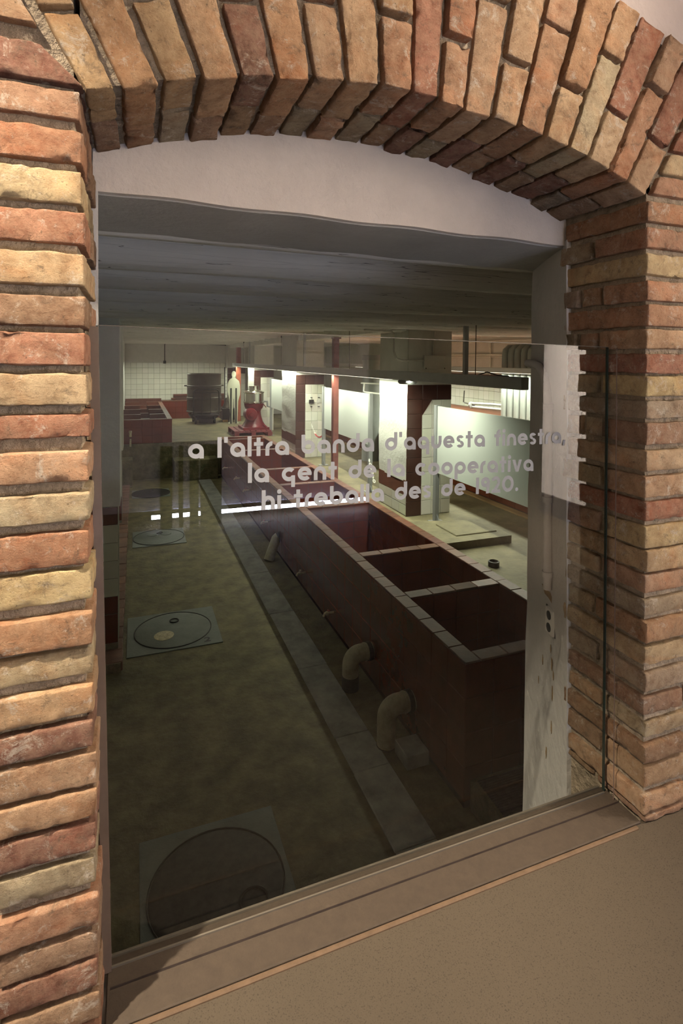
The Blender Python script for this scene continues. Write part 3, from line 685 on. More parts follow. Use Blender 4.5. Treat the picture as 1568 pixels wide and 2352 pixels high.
# two shallow pilasters with tiled dados
for (yy, xe, zt, k) in ((4.70, -.132, 1.48, 0), (9.0, -.188, 1.335, 1)):
    pt = thing('trim_%d' % (6 + k), ('near', 'far')[k] + ' shallow white pilaster with maroon and white dado tiles on the left wall', 'pilaster', (-.25, yy, 0), kind='structure')
    m_ = MB(); m_.box(-.32, xe, yy, yy + .5, zt, 3.5, .006); obj('pilaster', m_, 'white_wall', pt, smooth=True)
    m_ = MB(); m_.box(-.32, xe - .022, yy + .012, yy + .5, 0, zt); obj('dado_core', m_, 'grout', pt)
    zz = [.16, .44, .61, .783, .956, 1.13, 1.305, 1.475]
    for i in range(len(zz) - 1):
        h_ = zz[i + 1] - zz[i]; s_ = zt / 1.48
        tile(pt, (xe - .022 - .082, yy + .012, (zz[i] + h_ / 2) * s_), (1, 0, 0), (0, 0, 1), .16, h_ * s_ - .004, .008, 'maroon' if i in (0, 1, 6) else 'white_tile')
kb = thing('kerb', 'low kerb of worn red tiles along the left edge of the passage floor', 'kerb', (-.2, 8, 0))
m_ = MB(); m_.box(-.315, -.125, 4.45, 11.95, 0, .09); obj('bed', m_, 'mortar', kb)
for i in range(32):
    y = 4.46 + i * .234
    b_ = MB(); b_.box(-.312, -.112 + R_.uniform(-.004, .004), y, y + .226, .005, .10 + R_.uniform(-.004, .004), .008); o = obj('tile', b_, 'kerb', kb, smooth=True)
    g = R_.uniform(.7, 1.35); o.color = (g, g, g, 1)
wb = thing('wall_back', 'white tiled far end wall of the mill room', 'wall', (1.5, 19, PZ), kind='structure')
m_ = MB(); m_.box(-.6, 7.1, 19.0, 19.15, 0, 3.6); obj('masonry', m_, 'white_wall', wb)
m_ = MB(); m_.box(-.32, 3.05, 18.985, 19.0, 1.3, 2.75); obj('grout_bed', m_, 'grout', wb)
tile_grid(wb, (-.32, 18.985, 1.45), (1, 0, 0), (0, 0, 1), 18, 7, .187, .187, .006, .006, 'white_tile', jit=.04)
wr = thing('wall_right.001', 'far right wall of the mill with white tiles and pipe runs', 'wall', (6.9, 9, PZ), kind='structure')
m_ = MB(); m_.box(6.9, 7.05, .6, 19.1, 0, 3.6); obj('masonry', m_, 'white_wall', wr)
m_ = MB(); m_.box(6.885, 6.9, 6.9, 10.6, 1.3, 2.5); obj('grout_bed', m_, 'grout', wr)
tile_grid(wr, (6.885, 10.6, 1.52), (0, -1, 0), (0, 0, 1), 20, 5, .18, .19, .005, .006, 'white_tile', jit=.05)
m_ = MB(); m_.box(6.875, 6.9, 6.9, 10.6, 2.475, 2.62); obj('tile_band', m_, 'maroon_plain', wr)
for z, r_ in ((3.02, .02), (3.30, .014), (2.98, .012)):
    m_ = MB(); m_.tube([(6.86, 5, z), (6.86, 14, z + .03)], r_, 8); obj('pipe_run', m_, 'white_pipe', wr, smooth=True)
m_ = MB(); m_.tube([(6.86, 8.55, 3.3), (6.86, 8.55, 2.62)], .02, 8); obj('pipe_run', m_, 'white_pipe', wr, smooth=True)
ce = thing('ceiling.001', 'low whitewashed mill ceiling of boards on round log beams', 'ceiling', (3, 9, 3.46), kind='structure')
m_ = MB(); m_.box(-.6, 7.1, .60, 19.1, 3.46, 3.6); obj('boards', m_, 'ceiling', ce)
for i in range(27):
    y = .86 + i * .68; r0 = .105 + R_.uniform(-.012, .012); mb = MB(); n0 = 0; seg = 14; kx = 20
    for a in range(kx + 1):
        x = -.4 + 7.4 * a / kx
        for j in range(seg):
            t = 2 * PI * j / seg; r = r0 * (1 + .10 * noise.noise((x * .5, i * 3.1, t)) + .04 * noise.noise((x * 2.2, i, t * 2)))
            mb.v.append(Vector((x, y + r * math.cos(t) + .02 * noise.noise((x * .4, i * 9.0, 0)), (3.36 if i < 8 else 3.50) + r * math.sin(t) + .015 * noise.noise((x * .5, i * 5.0, 4)))))
    for a in range(kx):
        for j in range(seg): mb.f.append((a * seg + j, a * seg + (j + 1) % seg, (a + 1) * seg + (j + 1) % seg, (a + 1) * seg + j))
    obj('beam', mb, 'beam', ce, smooth='all')

m_ = MB(); m_.box(3.14, 3.46, 5.45, 18.9, 3.28, 3.46, .01); obj('girder', m_, 'beam', ce)

# ================================================================== THE LONG TANK
tank = thing('settling_tank', 'long dark red tiled tank divided into open compartments, beside the grey slab strip', 'tank', (2.53, 7.4, 0))
X0, X1, Y0, Y1, RZ, CW = 1.98, 3.09, 2.035, 12.78, .965, .118
DIV = [(3.012, 3.135), (4.010, 4.120), (5.86, 5.97), (7.22, 7.33), (8.45, 8.56), (10.56, 10.67), (12.25, 12.35)]
bd = MB(); T = .012
bd.box(X0 + T, X0 + CW - .006, Y0 + T, Y1, 0, RZ - T); bd.box(X1 - CW + .006, X1, Y0 + T, Y1, 0, RZ - T)
bd.box(X0 + T, X1, Y0 + T, Y0 + CW - .006, 0, RZ - T); bd.box(X0 + T, X1, Y1 - CW, Y1, 0, RZ - T); bd.box(X0 + T, X1, Y0 + T, Y1, 0, .285)
for a, b_ in DIV: bd.box(X0 + CW - .01, X1 - CW + .01, a + .006, b_ - .006, .28, RZ - T)
obj('body', bd, 'maroon_body', tank)
nY = 52; sY = (Y1 - Y0) / nY
tile_grid(tank, (X0, Y0, RZ - T), (1, 0, 0), (0, 1, 0), 1, nY, CW, sY, .004, T, 'coping', 'coping_tile', jit=.22)
tile_grid(tank, (X1 - CW, Y0, RZ - T), (1, 0, 0), (0, 1, 0), 1, nY, CW, sY, .004, T, 'coping', 'coping_tile', jit=.22)
XI = X1 - X0 - 2 * CW
for a, b_ in [(Y0, Y0 + CW)] + DIV + [(Y1 - CW, Y1)]:
    tile_grid(tank, (X0 + CW, a, RZ - T), (1, 0, 0), (0, 1, 0), 4, 1, XI / 4, b_ - a, .004, T, 'coping', 'coping_tile', jit=.22)
nF = 50; sF = (Y1 - Y0) / nF
tile_grid(tank, (X0 + T, Y1, .05), (0, -1, 0), (0, 0, 1), nF, 4, sF, .225, .003, T, 'maroon', 'tile', jit=.05)
tile_grid(tank, (X0, Y0 + T, .05), (1, 0, 0), (0, 0, 1), 5, 4, .222, .225, .005, T, 'maroon', 'tile', jit=.05)
ln = MB(); ys = [Y0 + CW] + [q for d in DIV for q in d] + [Y1 - CW]
for q in range(0, len(ys), 2):
    a, b_ = ys[q], ys[q + 1]; n = max(1, round((b_ - a) / .2)); s = (b_ - a) / n; nz3 = 3; sz = (RZ - T - .29) / 3
    tile_bm(ln, (X0 + CW - .006, a, .29), (0, 1, 0), (0, 0, 1), n, nz3, s, sz, .006, .007)
    tile_bm(ln, (X1 - CW + .006, b_, .29), (0, -1, 0), (0, 0, 1), n, nz3, s, sz, .006, .007)
    tile_bm(ln, (X0 + CW, b_ + .004, .29), (1, 0, 0), (0, 0, 1), 4, nz3, XI / 4, sz, .006, .007)
    tile_bm(ln, (X1 - CW, a - .004, .29), (-1, 0, 0), (0, 0, 1), 4, nz3, XI / 4, sz, .006, .007)
    tile_bm(ln, (X0 + CW, a, .284), (1, 0, 0), (0, 1, 0), 4, n, XI / 4, s, .006, .007)
tag(obj('lining_tiles', ln, 'maroon', tank), None, kind='stuff')
for (y, z, lev) in ((7.58, .312, 1), (5.53, .255, 0), (4.50, .21, 1), (9.1, .479, 1), (10.1, .49, 0), (11.6, .42, 1)):
    tp = MB(); tp.tube([(X0 + .005, y, z), (X0 - .07, y, z)], .012, 8); tp.tube([(X0 - .07, y, z + .012), (X0 - .10, y, z), (X0 - .115, y, z - .03)], .014, 8); tp.lathe([(.02, -.012), (.022, 0), (.02, .012)], (X0 - .075, y, z), 'x', 10)
    to = obj('tap', tp, 'brass', tank, smooth=True); to['label'] = 'small brass drain tap on the tank side'
    if lev:
        hd = MB(); hd.tube([(X0 - .07, y, z + .014), (X0 - .07, y, z + .035), (X0 - .07, y - .06, z + .05)], .005, 6); obj('tap_handle', hd, 'red_chain', to, smooth=True)
    else:
        hd = MB(); hd.lathe([(.006, 0), (.014, .02), (.014, .03)], (X0 - .07, y, z + .01), 'z', 10); obj('tap_handle', hd, 'brass', to, smooth=True)
# grey slabs
ds = thing('slab_strip', 'row of grey stone slabs covering the drain along the red tank', 'drain cover', (1.57, 7, 0))
JY = [1.35, 1.905, 2.56, 2.94, 3.93, 5.10, 6.32, 7.42, 8.4, 9.35, 10.4, 11.4, 12.4]
for a, b_ in zip(JY[:-1], JY[1:]):
    s = MB(); s.box(1.425 + R_.uniform(-.006, .006), 1.705 + R_.uniform(-.006, .006), a + .004, b_ - .004, -.01, .012 + R_.uniform(-.003, .004), .004); obj('slab', s, 'slab', ds)
# manhole covers
for (cx, cy, w_, d_, lab, big) in ((.42, 2.06, .80, .86, 'nearest dark round cover in a square plate, close below the glass', 0), (.38, 5.10, .92, .86, 'round cover with a brass disc and a ring, numbered 2, second from the glass', 1),
                                  (.36, 8.32, .80, .80, 'shiny wet round cover in the middle of the passage', 2), (.32, 11.4, .76, .72, 'farthest dark round cover near the rough step', 3)):
    mh = thing('manhole_cover', lab, 'manhole cover', (cx, cy, 0), 'round covers in the passage floor')
    p = MB(); p.box(cx - w_ / 2, cx + w_ / 2, cy - d_ / 2, cy + d_ / 2, -.01, .010, .0024); obj('plate', p, 'cover', mh)
    r_ = .385 if big != 0 else .36
    l_ = MB(); l_.lathe([(r_, 0.0), (r_, .013), (r_ - .012, .017), (0, .017)], (cx, cy, 0), 'z', 48); obj('lid', l_, 'iron' if big in (0, 3) else 'cover', mh, smooth=True)
    g_ = MB(); g_.tube(arc_pts((cx, cy, .014), (1, 0, 0), (0, 1, 0), r_ + .006, 0, 2 * PI, 48)[:-1], .005, 6, closed=True); obj('rim', g_, 'iron', mh, smooth=True)
    for (dx, dy, rr, mt) in ((.02, .18, .045, 'iron'),) if big != 0 else ((.17, -.16, .075, 'iron'),):
        g_ = MB(); g_.tube(arc_pts((cx + dx, cy + dy, .022), (1, 0, 0), (0, 1, 0), rr, 0, 2 * PI, 24)[:-1], .007, 6, closed=True); obj('ring_handle', g_, mt, mh, smooth=True)
    if big == 1:
        g_ = MB(); g_.lathe([(.10, .012), (.10, .020), (.03, .024), (0, .024)], (cx - .10, cy - .12, 0), 'z', 24); obj('disc', g_, 'brass', mh, smooth=True)
        L, w2 = glyph('2'); g_ = MB()
        for v in L.v: g_.v.append(Vector((cx + .28 + v.x * .07, cy - .38 + v.y * .07, .0112 + .0004 * v.z)))
        g_.f = list(L.f); obj('number', g_, 'ink', mh)
    if big == 2:
        for q in range(2):
            g_ = MB(); g_.lathe([(.08, .012), (.08, .023), (0, .024)], (cx - .1 + .22 * q, cy + .12, 0), 'z', 20); obj('disc', g_, 'cover', mh, smooth=True)
# drain elbows
def elbow(name, lab, y, zf, r, xf, group, bands):
    t = thing(name, lab, 'pipe', (xf, y, 0), group)
    p = [(X0 - .002, y, zf)] + [Vector((xf + .09, y, zf - .09)) + Vector((-math.sin(a) * .09, 0, math.cos(a) * .09)) for a in [PI / 2 * i / 8 for i in range(9)]] + [(xf, y, .0)]
    m_ = MB(); m_.tube(p, r, 20); obj('pipe', m_, 'pvc', t, smooth=True)
    m_ = MB(); m_.tube([(X0 - .012, y, zf), (X0 - .05, y, zf)], r * 1.12, 20); obj('flange', m_, 'tape', t, smooth=True)
    m_ = MB(); m_.tube([(X0 - .062, y, zf), (X0 - .078, y, zf)], r * 1.07, 20); obj('collar', m_, 'pvc', t, smooth=True)
    for a, b_ in bands: m_ = MB(); m_.tube([(xf, y, a), (xf, y, b_)], r * 1.06, 20); obj('sleeve', m_, 'tape', t, smooth=True)
elbow('drain_elbow', 'grey plastic elbow pipe with a taped dark foot, second from the near tank end', 3.50, .305, .072, 1.775, 'elbow drains on the tank', ((.0, .12),))
elbow('drain_elbow', 'grey plastic elbow pipe nearest the tank corner, beside the slate plate', 2.74, .305, .072, 1.765, 'elbow drains on the tank', ((.0, .015),))
sp = thing('drain_spout', 'short slanted grey pipe from the tank down to the floor, farther along', 'pipe', (1.9, 6.78, 0))
m_ = MB(); m_.tube([(X0 - .03, 6.83, .30), (X0 - .05, 6.83, .29), (1.80, 6.76, .0)], [.066, .068, .072], 18); obj('pipe', m_, 'pvc', sp, smooth=True)
m_ = MB(); m_.tube([(X0 - .002, 6.83, .30), (X0 - .025, 6.83, .30)], .078, 18); obj('flange', m_, 'tape', sp, smooth=True)
m_ = MB(); m_.box(1.795, 1.972, 2.46, 2.66, 0, .10, .004); o = obj('slate_plate', m_, 'slab', loc=(1.9, 2.56, 0)); tag(o, 'small grey slate-topped block lying at the foot of the nearest elbow pipe', 'plate')
m_ = MB(); m_.prism([(2.02, 1.30, 0), (2.02, 2.02, 0), (2.02, 2.02, .20), (2.02, 1.98, .215), (2.02, 1.40, .19), (2.02, 1.30, .17)], (1.0, 0, 0))
sb = obj('step_block', m_, 'rough_wall', loc=(2.5, 1.7, 0)); tag(sb, 'dark concrete step with a ribbed mat at the near end of the tank', 'step')
rb = MB()
for i in range(34): rb.box(2.04, 3.0, 1.42 + i * .0165, 1.43 + i * .0165, .19 + i * .0007, .20 + i * .0007)
tag(obj('rubber_mat', rb, 'iron', sb), None, kind='stuff')
m_ = MB(); m_.box(.86, 1.88, 12.42, 12.90, 0, .49, .01); tag(obj('step_block', m_, 'rough_wall', loc=(1.4, 12.6, 0)), 'concrete step block against the rough face below the raised floor', 'step')
m_ = MB(); m_.box(-.30, -.05, 12.1, 12.55, 0, .62, .01); tag(obj('brick_block', m_, 'rough_wall', loc=(-.2, 12.3, 0)), 'low mossy masonry block in the far left corner of the passage', 'block')
m_ = MB(); m_.lathe([(.05, 0), (.06, .03), (.045, .05), (.03, .06), (0, .065)], (1.62, 12.55, 0), 'z', 16); tag(obj('floor_lamp', m_, 'brass', smooth=True), 'small round yellowish floor fitting at the head of the slab strip', 'fitting')

# ================================================================== RAISED FLOOR: hatch, stub, partitions, pillars, posts
hb = thing('hatch', 'raised concrete plinth with an inset hatch beside the tank rim', 'hatch', (3.55, 4.6, PZ))
m_ = MB(); m_.prism([(3.10, 4.10, PZ - .02), (3.95, 4.10, PZ - .02), (4.02, 4.72, PZ - .02), (3.10, 4.95, PZ - .02)], (0, 0, .105)); obj('plinth', m_, 'concrete_up', hb)
m_ = MB(); m_.box(3.34, 3.88, 4.27, 4.72, PZ + .08, PZ + .097, .006); obj('lid', m_, 'concrete_up', hb)
m_ = MB(); m_.lathe([(.055, 0), (.055, .05), (.042, .055), (.038, .02), (0, .02)], (3.33, 3.58, PZ), 'z', 24); tag(obj('pipe_stub', m_, 'iron', smooth=True), 'short open pipe stub sticking out of the floor by the tank rim', 'pipe')
def partition(x, ya, yb_, za, zb_, lab, posts, grp='pale partition screens'):
    t = thing('partition_screen', lab, 'screen', (x, (ya + yb_) / 2, PZ), grp)
    m_ = MB(); m_.box(x - .012, x + .012, ya, yb_, za, zb_, .0024); obj('panel', m_, 'panel', t)
    for y in posts:
        m_ = MB(); m_.box(x - .03, x + .03, y - .03, y + .03, PZ, zb_ + .01, .004); obj('post', m_, 'grey_paint', t)
        m_ = MB(); m_.box(x - .09, x + .09, y - .05, y + .05, PZ, PZ + .012, .0024); m_.prism([(x - .005, y - .03, PZ + .012), (x - .005, y - .09, PZ + .012), (x - .005, y - .03, PZ + .1)], (.01, 0, 0)); obj('foot_plate', m_, 'grey_paint', t)
partition(3.56, 1.6, 5.06, 1.49, 2.333, 'nearest pale panel screen, on a grey post in front of the near pillar', (5.09, 1.6))
partition(3.40, 6.83, 8.97, 1.585, 2.378, 'middle pale panel screen between two grey posts, behind the red post', (6.80, 9.02))
partition(3.40, 11.9, 13.30, 1.62, 2.385, 'farthest pale panel screen beside the red machine', (13.36, 11.87))
def pillar(yf, x0, x1, dep, lab, detail):
    t = thing('pillar', lab, 'pillar', ((x0 + x1) / 2, yf + dep / 2, PZ), 'tiled mill pillars')
    # plastered shaft, rough left face
    mb = MB(); nz_ = 26; ny = 5; V = {}
    core = MB(); core.box(x0 + .012, x1 - .002, yf + .012, yf + dep, PZ, 3.42); obj('shaft', core, 'white_wall', t)
    for i in range(nz_ + 1):
        for j in range(ny + 1):
            z = 1.32 + (3.40 - 1.32) * i / nz_; y = yf + .004 + (dep - .004) * j / ny
            V[i, j] = len(mb.v); mb.v.append(Vector((x0 + .004 + .012 * noise.noise((yf, y * 7, z * 4)) * (1 if z < 2.7 else .3) + (.01 * noise.noise((y * 20, z * 20, 2)) if z < 2.0 else 0), y + (.006 * noise.noise((1, z * 9, yf)) if j == 0 else 0), z)))
    for i in range(nz_):
        for j in range(ny): mb.f.append((V[i, j], V[i, j + 1], V[i + 1, j + 1], V[i + 1, j]))
    obj('plaster_face', mb, 'white_wall', t, smooth='all')
    # left face: maroon band over white tiles
    m_ = MB(); m_.box(x0 + .002, x0 + .012, yf + .01, yf + dep, 1.14, 1.335); obj('tile_band', m_, 'maroon_plain', t)
    nn_ = 4 if detail else 3
    tile_grid(t, (x0 + .012, yf + dep, PZ + .01), (0, -1, 0), (0, 0, 1), nn_, 2, dep / nn_, .134, .004, .008, 'white_tile', jit=.12)
    # front: maroon upright and head, white tiles
    sx = .222 / .66 * (x1 - x0); top = 2.585
    n_m = 9; hm = (top - PZ) / n_m
    for i in range(n_m): tile(t, (x0 + sx / 2, yf + .012, PZ + (i + .5) * hm), (1, 0, 0), (0, 0, 1), sx - .003, hm - .003, .012, 'maroon_shade', jit=.08)
    nh = 2; wx = (x1 - x0 - sx); tz = 2.385
    for i in range(nh): tile(t, (x0 + sx + (i + .5) * wx / nh, yf + .012, (top + tz) / 2), (1, 0, 0), (0, 0, 1), wx / nh - .003, top - tz - .003, .012, 'maroon_shade', jit=.08)
    nc = 3 if detail else 2; nr = 8
    tile_grid(t, (x0 + sx, yf + .012, PZ + .004), (1, 0, 0), (0, 0, 1), nc, nr, wx / nc, (tz - PZ - .004) / nr, .004, .010, 'white_tile', jit=.10)
    if detail == 1:
        m_ = MB(); m_.prism([(x0 + sx, yf - .002, tz - .2), (x0 + sx, yf - .002, tz), (x0 + sx + .14, yf - .002, tz)], (0, .008, 0)); obj('corner_tile', m_, 'maroon_shade', t)
    return t
pA = pillar(5.39, 3.295, 3.955, .86, 'nearest bright white pillar with a maroon tiled corner darkened as shade', 1)
pB = pillar(9.90, 3.09, 3.70, 1.15, 'second pillar, white-tiled front with a red and white chain', 2)
pillar(14.40, 3.15, 3.72, .9, 'third pillar behind the red machine, maroon framed white tiles', 0)
pillar(18.60, 3.07, 3.70, .39, 'last pillar against the far wall behind the figure', 0)
m_ = MB(); m_.box(3.52, 3.84, 5.35, 5.39, 2.79, 2.97, .006); jb = obj('junction_box', m_, 'white_wall', loc=(3.68, 5.37, 2.88)); tag(jb, 'painted junction box high on the nearest pillar', 'junction box')
for s_ in ((3.54, 2.8), (3.82, 2.8)): m_ = MB(); m_.lathe([(.008, 0), (.008, -.003), (0, -.003)], (s_[0], 5.35, s_[1]), 'y', 8); obj('screw', m_, 'iron', jb)
m_ = MB(); m_.tube([(3.52, 5.375, 2.90), (3.20, 5.375, 2.90), (3.12, 5.375, 2.93), (3.085, 5.375, 3.02), (3.085, 5.375, 3.16)], .013, 8)
m_.tube([(3.085, 5.375, 3.14), (3.085, 5.375, 3.24), (3.03, 5.35, 3.27), (2.6, 5.2, 3.27)], .011, 8); m_.tube([(3.66, 5.375, 2.97), (3.69, 5.375, 3.3)], .014, 8)
tag(obj('conduit', m_, 'ceiling', smooth=True), 'painted conduits bending into the junction box on the nearest pillar', 'conduit')
ch = thing('chain', 'red and white plastic chain hanging from the second pillar to a grey post', 'chain', (3.5, 9.5, 1.8))
cp = []
for i in range(27):
    u = i / 26; cp.append(Vector((3.42 + (3.40 - 3.42) * u + .0, 9.88 - .84 * u, 1.57 - .11 * u - .58 * u * (1 - u))))
for i in range(26):
    a, b_ = cp[i], cp[i + 1]; d = (b_ - a).normalized(); sde = d.cross(Vector((0, 0, 1))).normalized() if i % 2 else d.cross(Vector((1, 0, 0))).normalized()
    c_ = (a + b_) / 2; m_ = MB(); m_.tube(arc_pts(c_, d * 1.5, sde * .8, .018, 0, 2 * PI, 8)[:-1], .005, 5, closed=True); obj('link', m_, 'white_pipe' if i < 9 else 'red_chain', ch, smooth=True)
ch = thing('chain', 'short white plastic chain beside the foot of the nearest pillar', 'chain', (3.33, 6.5, 1.3))
for i in range(6):
    a = Vector((3.36 - .01 * i, 6.74 - .06 * i, 1.36 - .05 * i)); m_ = MB(); d = Vector((-.1, -.6, -.5)).normalized(); sde = Vector((1, 0, 0)) if i % 2 else d.cross(Vector((1, 0, 0)))
    m_.tube(arc_pts(a, d * 1.5, sde * .8, .02, 0, 2 * PI, 8)[:-1], .006, 5, closed=True); obj('link', m_, 'white_pipe', ch, smooth=True)
ws = thing('switch_plate', 'dark metal switch and pale outline plate on the tiles of the second pillar', 'switch', (3.45, 9.89, 1.95))
m_ = MB(); m_.box(3.37, 3.47, 9.865, 9.892, 1.99, 2.07, .004); obj('plate', m_, 'iron', ws)
m_ = MB(); m_.box(3.54, 3.62, 9.88, 9.892, 2.0, 2.06, .0024); obj('frame', m_, 'plastic', ws)
for q in range(4): m_ = MB(); m_.box(3.40 + .16 * (q % 2), 3.44 + .16 * (q % 2), 9.87, 9.892, (2.11, 1.92)[q // 2], (2.125, 1.935)[q // 2], .0024); obj('screw_head', m_, 'iron', ws)
m_ = MB(); m_.box(3.108, 3.205, 7.68, 7.78, PZ, 3.26, .006); rp = obj('iron_post', m_, 'red_post', loc=(3.155, 7.73, PZ)); tag(rp, 'slender red-brown iron post standing by the tank rim under the rail', 'post')
m_ = MB(); m_.box(3.105, 3.23, 7.65, 7.81, 3.255, 3.28, .004); obj('cap_plate', m_, 'red_post', rp)
m_ = MB(); m_.box(3.11, 3.25, 16.98, 17.12, PZ, 3.28, .006); tag(obj('iron_post', m_, 'orange_post', loc=(3.18, 17.05, PZ)), 'orange-red iron post behind the standing figure', 'post')
# hanging light rail
rl = thing('light_rail', 'long dark grey lighting rail hung over the edge of the tank', 'lighting rail', (3.06, 9, 2.72))
m_ = MB(); m_.box(3.02, 3.10, 2.83, 17.3, 2.66, 2.768, .006); obj('rail', m_, 'rail', rl)
for q in range(2):
    m_ = MB(); y = (5.35, 11.45)[q]; m_.box(3.035, 3.085, y, y + 5.9, 2.6565, 2.6605); obj('diffuser', m_, 'tube', rl)
for y in (3.72, 9.2, 14.6):
    m_ = MB(); m_.box(3.04, 3.08, y - .02, y + .02, 2.765, 3.46); obj('hanger_rod', m_, 'rail', rl)
for y in (3.55, 6.85, 11, 15.5):
    m_ = MB(); m_.tube([(3.06, y, 2.765), (3.06, y, 3.42)], .004, 6); m_.tube([(3.06, y, 3.38), (3.06, y, 3.45)], .014, 8); obj('suspension_wire', m_, 'iron', rl, smooth=True)
m_ = MB(); m_.lathe([(.11, 0), (.12, -.02), (.10, -.045), (0, -.05)], (3.10, 5.02, 2.66), 'z', 24); obj('detector', m_, 'grey_paint', rl, smooth=True)
m_ = MB(); m_.tube([(3.06, 3.5, 2.77), (3.05, 3.35, 2.80), (3.05, 3.2, 2.775), (3.06, 3.05, 2.77)], .006, 6); obj('cable', m_, 'black', rl, smooth=True)
m_ = MB(); m_.box(5.41, 5.49, 2.8, 16, 2.72, 2.80, .005); r2 = obj('light_rail', m_, 'rail', loc=(5.45, 9, 2.76)); tag(r2, 'second lighting rail over the far right aisle, beyond the pillars', 'lighting rail')
m_ = MB(); m_.box(5.425, 5.475, 4.6, 12.4, 2.7165, 2.7205); obj('diffuser', m_, 'tube', r2)
for y in (4, 10): m_ = MB(); m_.box(5.43, 5.47, y - .02, y + .02, 2.79, 3.46); obj('hanger_rod', m_, 'rail', r2)

# right aisle
rt = thing('settling_tank', 'second red tiled tank along the far right aisle behind the partition screens', 'tank', (5.7, 8, PZ))
m_ = MB(); m_.box(4.87, 6.3, 2.0, 13.6, PZ, 1.50); obj('body', m_, 'maroon_body', rt)
m_ = MB(); m_.box(4.84, 6.35, 1.98, 13.6, 1.50, 1.53, .004); m_.box(4.95, 6.35, 1.98, 13.6, 1.95, 1.975, .004); obj('coping', m_, 'coping', rt)
m_ = MB(); m_.box(5.0, 6.3, 2.0, 13.6, 1.53, 1.95); obj('upper_body', m_, 'maroon_body', rt)
tile_grid(rt, (4.87, 13.6, PZ + .02), (0, -1, 0), (0, 0, 1), 40, 3, .29, .205, .004, .01, 'maroon', jit=.06)
tile_grid(rt, (5.0, 13.6, 1.54), (0, -1, 0), (0, 0, 1), 40, 2, .29, .20, .004, .01, 'maroon', jit=.06)
m_ = MB(); m_.box(4.72, 4.84, 1.6, 13.6, PZ, PZ + .022, .004); tag(obj('timber_strip', m_, 'wood', loc=(4.78, 7, PZ)), 'long timber strip on the floor at the foot of the far right tank', 'strip')
# bank of vertical pipes in the right aisle
bk = thing('pipe_bank', 'bank of thick grey vertical pipes seen above the nearest partition screen', 'pipes', (5.6, 5.6, PZ))
pb = [(5.60, 6.42), (5.62, 6.29), (5.64, 6.16), (5.66, 6.03), (5.68, 5.90), (5.70, 5.75), (5.74, 5.50), (5.78, 5.25)]
for i, (x, y) in enumerate(pb):
    r_ = .055 if i < 5 else .07
    m_ = MB(); m_.tube([(x, y, 1.98), (x, y, 3.02), (x, y - .01, 3.07), (x + .05, y - .02, 3.12), (x + .3, y - .02, 3.13)], r_, 12); obj('pipe', m_, 'pipe_grey', bk, smooth=True)
m_ = MB()
for k in range(5): m_.tube(arc_pts((5.66, 5.40 - .06 * k, 2.09), (0, 1, 0), (0, 0, 1), .05, 0, PI, 8), .012, 6)
obj('hose_coil', m_, 'white_pipe', bk, smooth=True)
vp = thing('valve_pipe', 'horizontal grey pipe with a lever valve on the tiled right wall', 'pipe', (5.7, 7, 2.1))
m_ = MB(); m_.tube([(5.60, 6.47, 2.18), (5.66, 6.8, 2.17), (5.66, 7.4, 2.14)], .024, 10); m_.tube([(5.60, 6.47, 2.11), (5.66, 7.4, 2.08)], .024, 10); obj('pipe', m_, 'pipe_grey', vp, smooth=True)
m_ = MB(); m_.lathe([(.03, -.02), (.06, -.01), (.06, .03), (.03, .05)], (5.66, 7.42, 2.11), 'y', 14); obj('valve', m_, 'grey_paint', vp, smooth=True)
m_ = MB(); m_.tube([(5.66, 7.44, 2.12), (5.64, 7.62, 2.14), (5.64, 7.66, 2.15), (5.64, 7.64, 2.36)], .011, 8); obj('lever', m_, 'iron', vp, smooth=True)
wpn = thing('pipework', 'thin white pipes with a valve above the middle partition screen', 'pipe', (3.8, 7.2, 2.4))
m_ = MB(); m_.tube([(4.3, 6.95, PZ), (4.3, 6.95, 2.47)], .02, 8); m_.tube([(4.3, 6.95, 2.49), (3.70, 7.9, 2.50)], .013, 8); m_.tube([(3.74, 7.84, 2.50), (3.72, 7.82, 2.36), (3.74, 7.76, 2.345), (3.86, 7.35, 2.335), (3.93, 7.1, 2.33), (3.95, 7.05, 2.36), (3.96, 7.02, 2.42), (4.05, 6.97, 2.43)], .016, 8); obj('pipe', m_, 'white_pipe', wpn, smooth=True)
m_ = MB(); m_.lathe([(.045, -.10), (.05, -.08), (.05, .10), (.04, .12)], (4.15, 6.9, 2.40), 'x', 14); obj('valve', m_, 'pipe_grey', wpn, smooth=True)
dct = thing('vertical_duct', 'thick blue-grey vertical duct behind the middle partition screen', 'duct', (4.5, 9.25, PZ))
m_ = MB(); m_.tube([(4.50, 9.25, PZ), (4.50, 9.25, 2.95)], .19, 24); obj('tube', m_, 'pipe_grey', dct, smooth=True)
m_ = MB(); m_.tube([(4.62, 8.6, PZ), (4.62, 8.6, 2.85)], .075, 16); obj('side_tube', m_, 'pipe_grey', dct, smooth=True)
m_ = MB(); m_.tube([(4.50, 9.25, 2.9), (4.50, 9.25, 3.0)], .205, 24); obj('collar', m_, 'grey_paint', dct, smooth=True)
m_ = MB(); m_.lathe([(.30, 0), (.30, .03), (.28, .04), (0, .04)], (5.6, 18.96, 2.36), 'y', 28)
o = MB(); o.lathe([(0, -.04), (.30, -.04), (.31, -.03), (.31, 0)], (5.62, 18.99, 2.36), 'y', 28); tag(obj('round_sign', o, 'green', smooth=True, loc=(5.62, 18.97, 2.36)), 'lime green round sign above the farthest partition screen', 'sign')

